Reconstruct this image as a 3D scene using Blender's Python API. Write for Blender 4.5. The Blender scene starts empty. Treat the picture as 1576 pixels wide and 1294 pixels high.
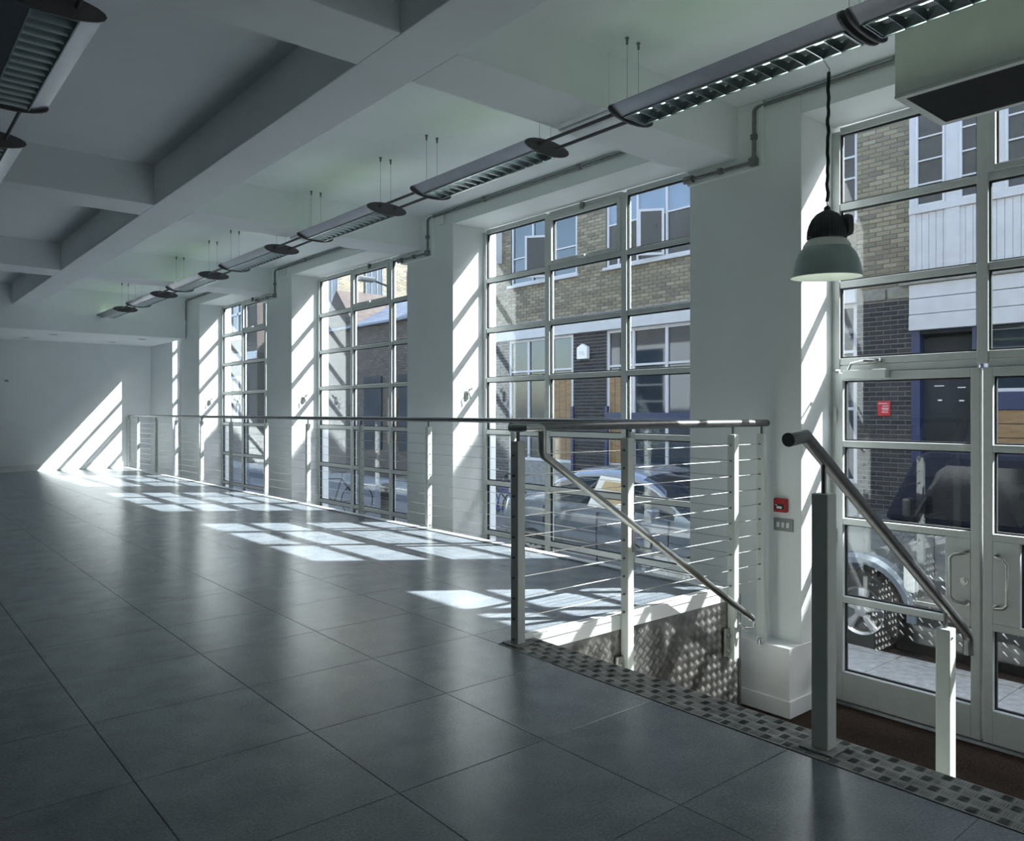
import bpy, math, random
from mathutils import Vector, Matrix
random.seed(7)
PI = math.pi
scn = bpy.context.scene
COL = scn.collection

# ------------------------------------------------------------------ camera
cam_d = bpy.data.cameras.new('camera')
cam = bpy.data.objects.new('camera', cam_d); COL.objects.link(cam)
CAM_H = 1.165
YAW = math.atan2(1009.0, 1200.0)
cam.location = (0, 0, CAM_H)
cam.rotation_euler = (PI/2, 0, -YAW)
cam_d.sensor_width = 36.0
cam_d.lens = 36.0*1200.0/1576.0
cam_d.shift_y = -12.5/1576.0
cam_d.clip_start = 0.05; cam_d.clip_end = 300
scn.camera = cam

# ------------------------------------------------------------------ sky, sun, exposure
SUN_DIR = Vector((-1.0, 0.73, -1.18)).normalized()
w = bpy.data.worlds.new('sky'); scn.world = w; w.use_nodes = True
wn = w.node_tree; wn.nodes.clear()
sky = wn.nodes.new('ShaderNodeTexSky'); sky.sky_type = 'NISHITA'; sky.sun_disc = False
sky.sun_elevation = math.asin(-SUN_DIR.z)
sky.sun_rotation = math.atan2(-SUN_DIR.x, -SUN_DIR.y)
sky.air_density = 1.0; sky.dust_density = 1.5
hs = wn.nodes.new('ShaderNodeHueSaturation'); hs.inputs['Saturation'].default_value = 0.95
bg = wn.nodes.new('ShaderNodeBackground'); bg.inputs['Strength'].default_value = 0.53
wo = wn.nodes.new('ShaderNodeOutputWorld')
wn.links.new(sky.outputs[0], hs.inputs['Color']); wn.links.new(hs.outputs[0], bg.inputs[0]); wn.links.new(bg.outputs[0], wo.inputs[0])
sl = bpy.data.lights.new('sun', 'SUN'); sl.energy = 14.2; sl.angle = math.radians(0.53); sl.color = (0.955, 0.975, 1.0)
so = bpy.data.objects.new('sun', sl); COL.objects.link(so); so.location = (30, -20, 40)
so.rotation_euler = SUN_DIR.to_track_quat('-Z', 'Y').to_euler()
scn.view_settings.view_transform = 'Standard'
scn.view_settings.look = 'None'
scn.view_settings.gamma = 1.0
scn.view_settings.use_curve_mapping = False
scn.view_settings.exposure = 0.96
scn.cycles.max_bounces = 14
scn.cycles.diffuse_bounces = 6
scn.cycles.glossy_bounces = 5
scn.cycles.transparent_max_bounces = 24
scn.cycles.sample_clamp_indirect = 6.0
scn.cycles.caustics_reflective = True
scn.cycles.blur_glossy = 0.6
scn.cycles.caustics_refractive = False
scn.cycles.use_denoising = True

# ------------------------------------------------------------------ materials
def new_mat(name):
    m = bpy.data.materials.new(name); m.use_nodes = True
    nt = m.node_tree; nt.nodes.clear()
    out = nt.nodes.new('ShaderNodeOutputMaterial')
    return m, nt, out
def mat(name, col, rough=0.5, metal=0.0, var=0.06, scale=8.0, bump=0.0, spec=0.5, coat=0.0, rvar=0.0, stretch=None, detail=4):
    m, nt, out = new_mat(name)
    b = nt.nodes.new('ShaderNodeBsdfPrincipled')
    b.inputs['Metallic'].default_value = metal
    b.inputs['Roughness'].default_value = rough
    b.inputs['Specular IOR Level'].default_value = spec
    b.inputs['Coat Weight'].default_value = coat
    tc = nt.nodes.new('ShaderNodeTexCoord')
    mp = nt.nodes.new('ShaderNodeMapping')
    if stretch: mp.inputs['Scale'].default_value = stretch
    nz = nt.nodes.new('ShaderNodeTexNoise'); nz.inputs['Scale'].default_value = scale; nz.inputs['Detail'].default_value = detail
    nt.links.new(tc.outputs['Object'], mp.inputs['Vector']); nt.links.new(mp.outputs[0], nz.inputs['Vector'])
    cr = nt.nodes.new('ShaderNodeValToRGB')
    lo = [max(0, c*(1-var*2)) for c in col]; hi = [min(1, c*(1+var*2)) for c in col]
    cr.color_ramp.elements[0].color = (*lo, 1); cr.color_ramp.elements[1].color = (*hi, 1)
    cr.color_ramp.elements[0].position = 0.3; cr.color_ramp.elements[1].position = 0.7
    nt.links.new(nz.outputs['Fac'], cr.inputs['Fac']); nt.links.new(cr.outputs[0], b.inputs['Base Color'])
    if rvar:
        mr = nt.nodes.new('ShaderNodeMapRange')
        mr.inputs['To Min'].default_value = max(0.02, rough-rvar); mr.inputs['To Max'].default_value = rough+rvar
        nt.links.new(nz.outputs['Fac'], mr.inputs['Value']); nt.links.new(mr.outputs[0], b.inputs['Roughness'])
    if bump:
        bp = nt.nodes.new('ShaderNodeBump'); bp.inputs['Strength'].default_value = bump; bp.inputs['Distance'].default_value = 0.004
        nt.links.new(nz.outputs['Fac'], bp.inputs['Height']); nt.links.new(bp.outputs[0], b.inputs['Normal'])
    nt.links.new(b.outputs[0], out.inputs[0])
    return m
def glass(name, tint=(0.93, 0.96, 0.95), boost=1.45, base=0.042):
    m, nt, out = new_mat(name)
    tr = nt.nodes.new('ShaderNodeBsdfTransparent'); tr.inputs[0].default_value = (*tint, 1)
    gl = nt.nodes.new('ShaderNodeBsdfGlossy'); gl.inputs['Roughness'].default_value = 0.0
    lw = nt.nodes.new('ShaderNodeLayerWeight'); lw.inputs['Blend'].default_value = 0.5
    pw = nt.nodes.new('ShaderNodeMath'); pw.operation = 'POWER'; pw.inputs[1].default_value = 4.0
    ma = nt.nodes.new('ShaderNodeMath'); ma.operation = 'MULTIPLY_ADD'; ma.inputs[1].default_value = 0.95; ma.inputs[2].default_value = base*boost
    ma.use_clamp = True
    mx = nt.nodes.new('ShaderNodeMixShader')
    nt.links.new(lw.outputs['Facing'], pw.inputs[0]); nt.links.new(pw.outputs[0], ma.inputs[0]); nt.links.new(ma.outputs[0], mx.inputs[0])
    nt.links.new(tr.outputs[0], mx.inputs[1]); nt.links.new(gl.outputs[0], mx.inputs[2]); nt.links.new(mx.outputs[0], out.inputs[0])
    return m
def emis(name, col, s):
    m, nt, out = new_mat(name)
    e = nt.nodes.new('ShaderNodeEmission'); e.inputs[0].default_value = (*col, 1); e.inputs[1].default_value = s
    nt.links.new(e.outputs[0], out.inputs[0]); return m
def brick_mat(name, cols, per_island):
    m, nt, out = new_mat(name)
    b = nt.nodes.new('ShaderNodeBsdfPrincipled'); b.inputs['Roughness'].default_value = 0.85
    if per_island:
        g = nt.nodes.new('ShaderNodeNewGeometry'); r = g.outputs['Random Per Island']
    else:
        g = nt.nodes.new('ShaderNodeObjectInfo'); r = g.outputs['Random']
    cr = nt.nodes.new('ShaderNodeValToRGB')
    cr.color_ramp.elements[0].color = (*cols[0], 1); cr.color_ramp.elements[1].color = (*cols[-1], 1)
    for i, c in enumerate(cols[1:-1]):
        e = cr.color_ramp.elements.new((i+1)/(len(cols)-1)); e.color = (*c, 1)
    tc = nt.nodes.new('ShaderNodeTexCoord')
    nz = nt.nodes.new('ShaderNodeTexNoise'); nz.inputs['Scale'].default_value = 25; nz.inputs['Detail'].default_value = 5
    mx = nt.nodes.new('ShaderNodeMixRGB'); mx.blend_type = 'MULTIPLY'; mx.inputs[0].default_value = 0.5
    nt.links.new(tc.outputs['Object'], nz.inputs['Vector'])
    nt.links.new(r, cr.inputs[0]); nt.links.new(cr.outputs[0], mx.inputs[1]); nt.links.new(nz.outputs['Color'], mx.inputs[2])
    nt.links.new(mx.outputs[0], b.inputs['Base Color']); nt.links.new(b.outputs[0], out.inputs[0])
    return m
def floor_mat():
    m, nt, out = new_mat('slate_vinyl')
    b = nt.nodes.new('ShaderNodeBsdfPrincipled')
    tc = nt.nodes.new('ShaderNodeTexCoord')
    oi = nt.nodes.new('ShaderNodeObjectInfo')
    ad = nt.nodes.new('ShaderNodeVectorMath'); ad.operation = 'ADD'
    nt.links.new(tc.outputs['Object'], ad.inputs[0]); nt.links.new(oi.outputs['Location'], ad.inputs[1])
    n1 = nt.nodes.new('ShaderNodeTexNoise'); n1.inputs['Scale'].default_value = 5.0; n1.inputs['Detail'].default_value = 7; n1.inputs['Roughness'].default_value = 0.6
    n2 = nt.nodes.new('ShaderNodeTexNoise'); n2.inputs['Scale'].default_value = 110; n2.inputs['Detail'].default_value = 2
    vo = nt.nodes.new('ShaderNodeTexVoronoi'); vo.inputs['Scale'].default_value = 6.0
    for n in (n1, n2, vo): nt.links.new(ad.outputs[0], n.inputs['Vector'])
    cr = nt.nodes.new('ShaderNodeValToRGB')
    cr.color_ramp.elements[0].position = 0.3; cr.color_ramp.elements[1].position = 0.75
    cr.color_ramp.elements[0].color = (0.135, 0.158, 0.180, 1); cr.color_ramp.elements[1].color = (0.225, 0.250, 0.270, 1)
    nt.links.new(n1.outputs['Fac'], cr.inputs[0])
    c2 = nt.nodes.new('ShaderNodeValToRGB')
    c2.color_ramp.elements[0].position = 0.35; c2.color_ramp.elements[1].position = 0.65
    c2.color_ramp.elements[0].color = (0.78, 0.78, 0.78, 1); c2.color_ramp.elements[1].color = (1.12, 1.12, 1.12, 1)
    nt.links.new(n2.outputs['Fac'], c2.inputs[0])
    mx = nt.nodes.new('ShaderNodeMixRGB'); mx.blend_type = 'MULTIPLY'; mx.inputs[0].default_value = 1
    nt.links.new(cr.outputs[0], mx.inputs[1]); nt.links.new(c2.outputs[0], mx.inputs[2])
    # tone changes a little from panel to panel, dark scuffs
    c3 = nt.nodes.new('ShaderNodeMapRange'); c3.inputs['To Min'].default_value = 0.86; c3.inputs['To Max'].default_value = 1.1
    nt.links.new(oi.outputs['Random'], c3.inputs['Value'])
    c4 = nt.nodes.new('ShaderNodeMapRange'); c4.inputs['From Min'].default_value = 0.015; c4.inputs['From Max'].default_value = 0.045
    c4.inputs['To Min'].default_value = 0.55; c4.inputs['To Max'].default_value = 1.0
    nt.links.new(vo.outputs['Distance'], c4.inputs['Value'])
    mm = nt.nodes.new('ShaderNodeMath'); mm.operation = 'MULTIPLY'
    nt.links.new(c3.outputs[0], mm.inputs[0]); mm.inputs[1].default_value = 1.0
    mx2 = nt.nodes.new('ShaderNodeMixRGB'); mx2.blend_type = 'MULTIPLY'; mx2.inputs[0].default_value = 1
    nt.links.new(mx.outputs[0], mx2.inputs[1]); nt.links.new(mm.outputs[0], mx2.inputs[2])
    nt.links.new(mx2.outputs[0], b.inputs['Base Color'])
    mr = nt.nodes.new('ShaderNodeMapRange'); mr.inputs['To Min'].default_value = 0.21; mr.inputs['To Max'].default_value = 0.31
    b.inputs['Roughness'].default_value = 0.24
    bp = nt.nodes.new('ShaderNodeBump'); bp.inputs['Strength'].default_value = 0.2; bp.inputs['Distance'].default_value = 0.002
    nt.links.new(n2.outputs['Fac'], bp.inputs['Height']); nt.links.new(bp.outputs[0], b.inputs['Normal'])
    b.inputs['Specular IOR Level'].default_value = 0.5
    nt.links.new(b.outputs[0], out.inputs[0])
    return m

M = {}
M['white_wall'] = mat('white_wall', (0.83, 0.86, 0.85), 0.6, var=0.012, scale=2.5, bump=0.02, spec=0.3)
M['white_ceiling'] = mat('white_ceiling', (0.86, 0.89, 0.90), 0.75, var=0.015, scale=1.5, spec=0.2)
M['white_trim'] = mat('white_trim', (0.78, 0.79, 0.78), 0.4, var=0.02, scale=6)
M['floor'] = floor_mat()
M['mat_brown'] = mat('mat_brown', (0.035, 0.024, 0.018), 0.95, var=0.4, scale=160, bump=0.6, spec=0.1)
M['frame_paint'] = mat('frame_paint', (0.56, 0.59, 0.57), 0.38, var=0.02, scale=10)
M['gasket'] = mat('gasket', (0.02, 0.021, 0.022), 0.6, var=0.1, scale=20)
M['pane'] = glass('pane_glass', tint=(0.95, 0.97, 0.965))
M['post_paint'] = mat('post_paint', (0.60, 0.63, 0.59), 0.42, var=0.02, scale=10)
M['steel'] = mat('brushed_steel', (0.46, 0.46, 0.44), 0.30, metal=1.0, var=0.05, scale=30, stretch=(1, 1, 1), rvar=0.06)
M['steel_dark'] = mat('dull_steel', (0.20, 0.20, 0.20), 0.38, metal=1.0, var=0.06, scale=30)
M['plate'] = mat('checker_aluminium', (0.40, 0.39, 0.365), 0.34, metal=1.0, var=0.12, scale=14, rvar=0.1)
M['plate_worn'] = mat('worn_checker_aluminium', (0.24, 0.245, 0.23), 0.62, metal=0.25, var=0.2, scale=9, rvar=0.08)
M['lum_body'] = mat('luminaire_paint', (0.30, 0.31, 0.34), 0.36, metal=0.8, var=0.03, scale=10)
M['lum_cap'] = mat('luminaire_cap', (0.10, 0.095, 0.10), 0.5, var=0.05, scale=12)
M['louvre'] = mat('louvre_aluminium', (0.55, 0.60, 0.60), 0.22, metal=1.0, var=0.03, scale=20)
M['tube_lit'] = emis('tube_lit', (0.80, 1.0, 0.86), 2.2)
M['tube_up'] = emis('tube_up', (0.72, 1.0, 0.70), 4.0)
M['tube_off'] = mat('tube_off', (0.6, 0.63, 0.62), 0.3, var=0.01, scale=8)
M['wire'] = mat('wire', (0.22, 0.22, 0.22), 0.4, metal=1.0, var=0.05, scale=30)
M['conduit'] = mat('galvanised_conduit', (0.22, 0.225, 0.22), 0.45, metal=0.7, var=0.1, scale=30)
M['pend_shade'] = mat('lamp_shade_paint', (0.34, 0.43, 0.40), 0.3, var=0.03, scale=10)
M['pend_inner'] = mat('lamp_shade_inner', (0.78, 0.81, 0.76), 0.5, var=0.02, scale=10)
M['pend_house'] = mat('lamp_housing', (0.032, 0.034, 0.036), 0.5, var=0.1, scale=20)
M['pend_bulb'] = emis('lamp_bulb', (0.90, 1.0, 0.90), 5.0)
M['cord'] = mat('cord_black', (0.012, 0.012, 0.013), 0.6, var=0.1, scale=30)
M['heater'] = mat('heater_paint', (0.55, 0.57, 0.54), 0.45, var=0.02, scale=8)
M['grille'] = mat('grille_dark', (0.02, 0.02, 0.021), 0.5, metal=0.3, var=0.1, scale=20)
M['red'] = mat('red_plastic', (0.42, 0.02, 0.025), 0.4, var=0.05, scale=20)
M['black'] = mat('black_plastic', (0.012, 0.012, 0.014), 0.4, var=0.1, scale=20)
M['switch'] = mat('switch_grey', (0.30, 0.31, 0.31), 0.4, metal=0.4, var=0.03, scale=20)
M['white_plastic'] = mat('white_plastic', (0.75, 0.76, 0.74), 0.35, var=0.02, scale=20)
# outside
BY = [(0.31, 0.27, 0.19), (0.21, 0.18, 0.13), (0.36, 0.32, 0.23), (0.26, 0.225, 0.155), (0.17, 0.15, 0.12), (0.33, 0.29, 0.20)]
BD = [(0.035, 0.035, 0.043), (0.022, 0.022, 0.028), (0.055, 0.052, 0.058), (0.035, 0.032, 0.035), (0.065, 0.056, 0.056)]
BB = [(0.13, 0.10, 0.08), (0.09, 0.07, 0.06), (0.16, 0.125, 0.10), (0.11, 0.08, 0.065)]
M['brick_y'] = brick_mat('yellow_stock_brick', BY, False); M['brick_y_all'] = brick_mat('yellow_stock_brick_courses', BY, True)
M['brick_d'] = brick_mat('blue_engineering_brick', BD, False); M['brick_d_all'] = brick_mat('blue_engineering_brick_courses', BD, True)
M['brick_b_all'] = brick_mat('brown_brick_courses', BB, True)
M['mortar'] = mat('mortar', (0.21, 0.20, 0.17), 0.9, var=0.1, scale=12)
M['mortar_d'] = mat('mortar_grey', (0.24, 0.24, 0.24), 0.9, var=0.1, scale=12)
M['white_timber'] = mat('white_timber', (0.47, 0.475, 0.50), 0.5, var=0.03, scale=5)
M['pvc'] = mat('white_window_frame', (0.50, 0.505, 0.53), 0.4, var=0.01, scale=5)
M['blue_paint'] = mat('blue_paint', (0.018, 0.028, 0.085), 0.4, var=0.05, scale=8)
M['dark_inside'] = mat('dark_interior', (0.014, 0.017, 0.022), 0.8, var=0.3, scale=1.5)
M['blind'] = mat('blind_pale', (0.20, 0.27, 0.36), 0.6, var=0.03, scale=4)
M['ext_glass'] = mat('window_glass_outside', (0.02, 0.03, 0.045), 0.04, var=0.2, scale=1.0, spec=0.65)
M['plywood'] = mat('orange_timber', (0.24, 0.15, 0.07), 0.6, var=0.15, scale=5, stretch=(1, 1, 6))
M['brown_wall'] = mat('brown_wall', (0.065, 0.05, 0.042), 0.9, var=0.15, scale=6)
M['slate'] = mat('roof_slate', (0.09, 0.11, 0.15), 0.5, var=0.2, scale=8)
M['asphalt'] = mat('asphalt', (0.10, 0.10, 0.105), 0.9, var=0.15, scale=60, bump=0.3)
M['paving'] = mat('paving_stone', (0.24, 0.235, 0.22), 0.85, var=0.12, scale=14)
M['render'] = mat('street_render', (0.60, 0.60, 0.58), 0.8, var=0.05, scale=4)
M['silver'] = mat('silver_car_paint', (0.17, 0.20, 0.24), 0.22, metal=0.35, var=0.01, scale=5, coat=0.8)
M['gunmetal'] = mat('gunmetal_car_paint', (0.11, 0.118, 0.128), 0.25, metal=0.35, var=0.01, scale=5, coat=0.8)
M['car_glass'] = mat('car_glass', (0.010, 0.014, 0.022), 0.03, var=0.1, scale=3, spec=0.45)
M['rubber'] = mat('tyre_rubber', (0.018, 0.018, 0.019), 0.8, var=0.15, scale=40)
M['alloy'] = mat('alloy_wheel', (0.62, 0.62, 0.62), 0.28, metal=0.8, var=0.03, scale=15)
M['canvas'] = mat('dark_canvas', (0.010, 0.012, 0.024), 0.8, var=0.15, scale=12, spec=0.15)
M['vinyl_window'] = mat('clear_vinyl', (0.008, 0.009, 0.012), 0.12, var=0.15, scale=5, spec=0.35)
M['cardboard'] = mat('cardboard', (0.42, 0.33, 0.19), 0.8, var=0.05, scale=6)
M['lamp_red'] = mat('tail_lamp', (0.35, 0.02, 0.02), 0.2, var=0.05, scale=10)
M['bike_blue'] = mat('bike_blue', (0.05, 0.07, 0.30), 0.35, var=0.05, scale=10)
M['iron'] = mat('cast_iron', (0.03, 0.03, 0.032), 0.5, var=0.1, scale=14)
M['paper'] = mat('notice_paper', (0.70, 0.70, 0.72), 0.7, var=0.03, scale=8)

# ------------------------------------------------------------------ mesh helpers
class MB:
    def __init__(self): self.v = []; self.f = []; self.mi = []
    def add(self, vs, fs, mi=0):
        n = len(self.v); self.v += [tuple(p) for p in vs]
        self.f += [tuple(i+n for i in f) for f in fs]; self.mi += [mi]*len(fs)
        return self
    def box(self, x0, x1, y0, y1, z0, z1, mi=0):
        x0, x1 = min(x0, x1), max(x0, x1); y0, y1 = min(y0, y1), max(y0, y1); z0, z1 = min(z0, z1), max(z0, z1)
        vs = [(x0,y0,z0),(x1,y0,z0),(x1,y1,z0),(x0,y1,z0),(x0,y0,z1),(x1,y0,z1),(x1,y1,z1),(x0,y1,z1)]
        return self.add(vs, [(0,3,2,1),(4,5,6,7),(0,1,5,4),(1,2,6,5),(2,3,7,6),(3,0,4,7)], mi)
    def prism(self, pts, axis, a, b, mi=0):
        """extrude a 2-D polygon along axis between a and b; pts in the two other axes, in xyz order"""
        n = len(pts)
        def P(p, t):
            if axis == 'x': return (t, p[0], p[1])
            if axis == 'y': return (p[0], t, p[1])
            return (p[0], p[1], t)
        vs = [P(p, a) for p in pts]+[P(p, b) for p in pts]
        fs = [tuple(range(n)), tuple(range(2*n-1, n-1, -1))]
        for i in range(n): j = (i+1) % n; fs.append((j, i, n+i, n+j))
        return self.add(vs, fs, mi)
    def tube(self, pts, r, seg=10, mi=0, cap=True):
        pts = [Vector(p) for p in pts]; n = len(pts)
        rings = []
        up = None
        for i, p in enumerate(pts):
            if i == 0: t = (pts[1]-p)
            elif i == n-1: t = (p-pts[i-1])
            else: t = (pts[i+1]-p).normalized()+(p-pts[i-1]).normalized()
            t.normalize()
            if up is None:
                up = Vector((0, 0, 1)) if abs(t.z) < 0.9 else Vector((1, 0, 0))
            a = t.cross(up).normalized(); b = a.cross(t).normalized()
            if a.length < 1e-4: a = Vector((1, 0, 0))
            up = b
            k = 1.0
            if 0 < i < n-1:
                c = (pts[i+1]-p).normalized().dot((p-pts[i-1]).normalized()); k = 1.0/max(0.5, math.sqrt((1+c)/2))
            rr = r[i] if isinstance(r, (list, tuple)) else r
            rings.append([p+(a*math.cos(2*PI*s/seg)+b*math.sin(2*PI*s/seg))*rr*(k if k < 1.45 else 1.45)**0.0 for s in range(seg)])
        vs = [q for rg in rings for q in rg]; fs = []
        for i in range(n-1):
            for s in range(seg):
                s2 = (s+1) % seg
                fs.append((i*seg+s, i*seg+s2, (i+1)*seg+s2, (i+1)*seg+s))
        if cap: fs += [tuple(range(seg))[::-1], tuple(range((n-1)*seg, n*seg))]
        return self.add(vs, fs, mi)
    def lathe(self, prof, c=(0, 0, 0), axis='z', seg=32, mi=0, ang=None):
        """prof: (radius, height) pairs turned about an axis through c"""
        vs = []; fs = []; n = len(prof)
        for s in range(seg):
            t = 2*PI*s/seg
            for r, h in prof:
                a, b = r*math.cos(t), r*math.sin(t)
                if axis == 'z': q = (a, b, h)
                elif axis == 'x': q = (h, a, b)
                else: q = (b, h, a)
                vs.append((c[0]+q[0], c[1]+q[1], c[2]+q[2]))
        for s in range(seg):
            s2 = (s+1) % seg
            for i in range(n-1):
                fs.append((s*n+i, s2*n+i, s2*n+i+1, s*n+i+1))
        return self.add(vs, fs, mi)
    def loft(self, secs, closed=True, cap=True, mi=0, mif=None):
        n = len(secs[0]); vs = [p for s in secs for p in s]; base = len(self.v)
        self.v += [tuple(p) for p in vs]
        for i in range(len(secs)-1):
            for j in range(n if closed else n-1):
                k = (j+1) % n
                self.f.append((base+i*n+j, base+i*n+k, base+(i+1)*n+k, base+(i+1)*n+j))
                self.mi.append(mif(i, j) if mif else mi)
        if cap:
            self.f.append(tuple(base+j for j in range(n))[::-1]); self.mi.append(mif(0, 0) if mif else mi)
            self.f.append(tuple(base+(len(secs)-1)*n+j for j in range(n))); self.mi.append(mif(len(secs)-2, 0) if mif else mi)
        return self
    def mesh(self, name, mats):
        me = bpy.data.meshes.new(name); me.from_pydata(self.v, [], self.f)
        if not isinstance(mats, (list, tuple)): mats = [mats]
        for m in mats: me.materials.append(M[m] if isinstance(m, str) else m)
        if len(mats) > 1: me.polygons.foreach_set('material_index', self.mi)
        me.update(); return me
    def build(self, name, mats, parent=None, smooth=False, bevel=0.0, loc=None, fixn=True):
        me = self.mesh(name, mats)
        if fixn:
            import bmesh
            bm = bmesh.new(); bm.from_mesh(me); bmesh.ops.recalc_face_normals(bm, faces=bm.faces); bm.to_mesh(me); bm.free()
        return link(name, me, parent, smooth, bevel, loc)
def link(name, me, parent=None, smooth=False, bevel=0.0, loc=None):
    o = bpy.data.objects.new(name, me); COL.objects.link(o)
    if parent is not None: o.parent = parent
    if loc is not None: o.location = loc
    if smooth:
        me.polygons.foreach_set('use_smooth', [True]*len(me.polygons))
        try: me.set_sharp_from_angle(angle=math.radians(35))
        except Exception: pass
    if bevel:
        b = o.modifiers.new('bevel', 'BEVEL'); b.width = bevel; b.segments = 2; b.limit_method = 'ANGLE'
    return o
def tag(o, label, cat, group=None, kind=None):
    o['label'] = label; o['category'] = cat
    if group: o['group'] = group
    if kind: o['kind'] = kind
    return o
def empty(name, loc=(0, 0, 0), rz=0.0):
    o = bpy.data.objects.new(name, None); COL.objects.link(o); o.location = loc; o.rotation_euler = (0, 0, rz)
    o.empty_display_size = 0.1
    return o
def copy_tree(o, parent=None):
    c = o.copy(); COL.objects.link(c); c.parent = parent
    for ch in list(o.children): copy_tree(ch, c)
    return c
def boxo(name, x0, x1, y0, y1, z0, z1, m, parent=None, bevel=0.0):
    return MB().box(x0, x1, y0, y1, z0, z1).build(name, m, parent, bevel=bevel, fixn=False)

# ------------------------------------------------------------------ dimensions
ZS, ZB = 3.35, 3.00                    # slab, beam soffit
XP, XW, XO = 4.88, 5.30, 5.47          # pier face, window plane, outer face of the wall
PIERS = [(-9.35, -8.42), (-5.30, -4.40), (-1.27, -0.36), (2.77, 3.69), (6.785, 7.69), (10.82, 11.73), (14.84, 15.90)]
Y_FAR, Y_BACK, X_LEFT = 17.90, -9.30, -4.20
X_K = 4.31                             # inner edge of the long kerb
X_T0, X_T1 = 2.47, 2.68                # checker plate nosing
Y_ST = 3.02                            # stair side
Z_LOW = -0.86
TRANS = [3.14, 2.605, 2.06, 1.52, 0.95, 0.398, -0.148, -0.72]

# ------------------------------------------------------------------ floor: 600 mm panels
fl = empty('floor'); tag(fl, 'dark grey raised floor of square panels with a dull polish', 'floor', kind='structure')
boxo('floor_deck', X_LEFT, X_T0-0.012, Y_BACK, Y_FAR, -0.20, -0.006, 'gasket', fl)
boxo('floor_deck', X_T0-0.012, X_K, Y_ST+0.02, Y_FAR, -0.20, -0.006, 'gasket', fl)
xs = [X_LEFT]+[0.072+0.6*k for k in range(-7, 8) if X_LEFT < 0.072+0.6*k < X_K-0.02]+[X_K]
ys = [Y_BACK]+[0.25+0.6*k for k in range(-16, 30) if Y_BACK < 0.25+0.6*k < Y_FAR-0.02]+[Y_FAR]
panel_meshes = {}
rest = MB(); GAP = 0.0008
def panel_mesh(w_, d_):
    k = (round(w_, 3), round(d_, 3))
    if k not in panel_meshes:
        mb = MB(); a, b = w_/2-GAP, d_/2-GAP; e = 0.0014
        vs = [(-a,-b,-0.006),(a,-b,-0.006),(a,b,-0.006),(-a,b,-0.006),(-a,-b,-e),(a,-b,-e),(a,b,-e),(-a,b,-e),(-a+e,-b+e,0),(a-e,-b+e,0),(a-e,b-e,0),(-a+e,b-e,0)]
        mb.add(vs, [(8,9,10,11),(4,5,9,8),(5,6,10,9),(6,7,11,10),(7,4,8,11),(0,1,5,4),(1,2,6,5),(2,3,7,6),(3,0,4,7)])
        panel_meshes[k] = mb.mesh('floor_panel', 'floor')
    return panel_meshes[k]
for i in range(len(xs)-1):
    for j in range(len(ys)-1):
        x0, x1, y0, y1 = xs[i], xs[i+1], ys[j], ys[j+1]
        cy = (y0+y1)/2
        if x1 > X_T0+0.05 and y1 < Y_ST+0.1: continue            # stair opening
        if x0 > X_T0-0.05 and y0 < Y_ST+0.02: y0 = Y_ST+0.02
        x1e = min(x1, X_T0-0.004) if (x1 > X_T0-0.02 and y1 < Y_ST+0.1) else x1
        vis = x1 > 0.10*cy-0.15 and y0 > 0.5 and cy*0.119-0.7 < x1
        if vis:
            me = panel_mesh(x1e-x0, y1-y0)
            link('floor_panel', me, fl, loc=((x0+x1e)/2, (y0+y1)/2, 0))
        else:
            rest.box(x0+GAP, x1e-GAP, y0+GAP, y1-GAP, -0.006, 0)
rs = rest.build('floor_panel_field', 'floor', fl, fixn=False); rs['kind'] = 'stuff'

# lower lobby floor and light-well floor
lo = boxo('floor_lower', X_T0, XO+0.05, -1.4, 6.0, Z_LOW-0.1, Z_LOW, 'mat_brown')
tag(lo, 'dark brown entrance matting at the foot of the steps', 'floor', kind='structure')
lw_ = boxo('floor_well', X_K-0.1, XO, 6.0, Y_FAR, Z_LOW-0.1, Z_LOW, 'paving')
tag(lw_, 'narrow sunken strip of floor between railing and windows', 'floor', kind='structure')

# ------------------------------------------------------------------ walls
wm = MB()
for a, b in PIERS: wm.box(XP, XO, a, b, Z_LOW, ZS)
gaps = [(PIERS[i][1], PIERS[i+1][0]) for i in range(len(PIERS)-1)]+[(15.90, 17.28)]
for a, b in gaps:
    top = 3.18
    wm.box(XP, XW+0.02, a, b, top, ZS); wm.box(XW+0.02, XO, a, b, 3.21, ZS)
    if not (a < 0 < b): wm.box(XW-0.06, XO, a, b, Z_LOW-0.3, TRANS[-1]-0.02)
# pier heads, a little proud, carrying the cross beams
for yb in (-0.85, 3.24, 7.33, 11.45):
    wm.box(XP-0.035, XP+0.05, yb-0.20, yb+0.45, 2.885, ZS)
# splayed return beside the last window
wm.prism([(4.86, Y_FAR), (5.13, 17.28), (XO, 17.28), (XO, Y_FAR)], 'z', Z_LOW, ZS)
wr = wm.build('wall_right', 'white_wall', bevel=0.004)
tag(wr, 'white wall of plain square piers between tall gridded windows', 'wall', kind='structure')
pl = MB(); a, b = PIERS[3]
pl.box(4.72, XO, a-0.005, b, Z_LOW, -0.40)
plo = pl.build('trim_1', 'white_trim', bevel=0.004); tag(plo, 'white stepped plinth at the foot of the entrance pier', 'plinth', kind='structure')
sk = MB().box(4.708, XW-0.03, a-0.017, b, Z_LOW, -0.745).build('baseboard_right', 'white_trim', bevel=0.005)
tag(sk, 'white skirting board around the entrance pier plinth', 'skirting', kind='structure')
wf = boxo('wall_far', X_LEFT, XO, Y_FAR, Y_FAR+0.2, -0.2, ZS, 'white_wall'); tag(wf, 'plain white end wall catching a triangle of sunlight', 'wall', kind='structure')
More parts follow.
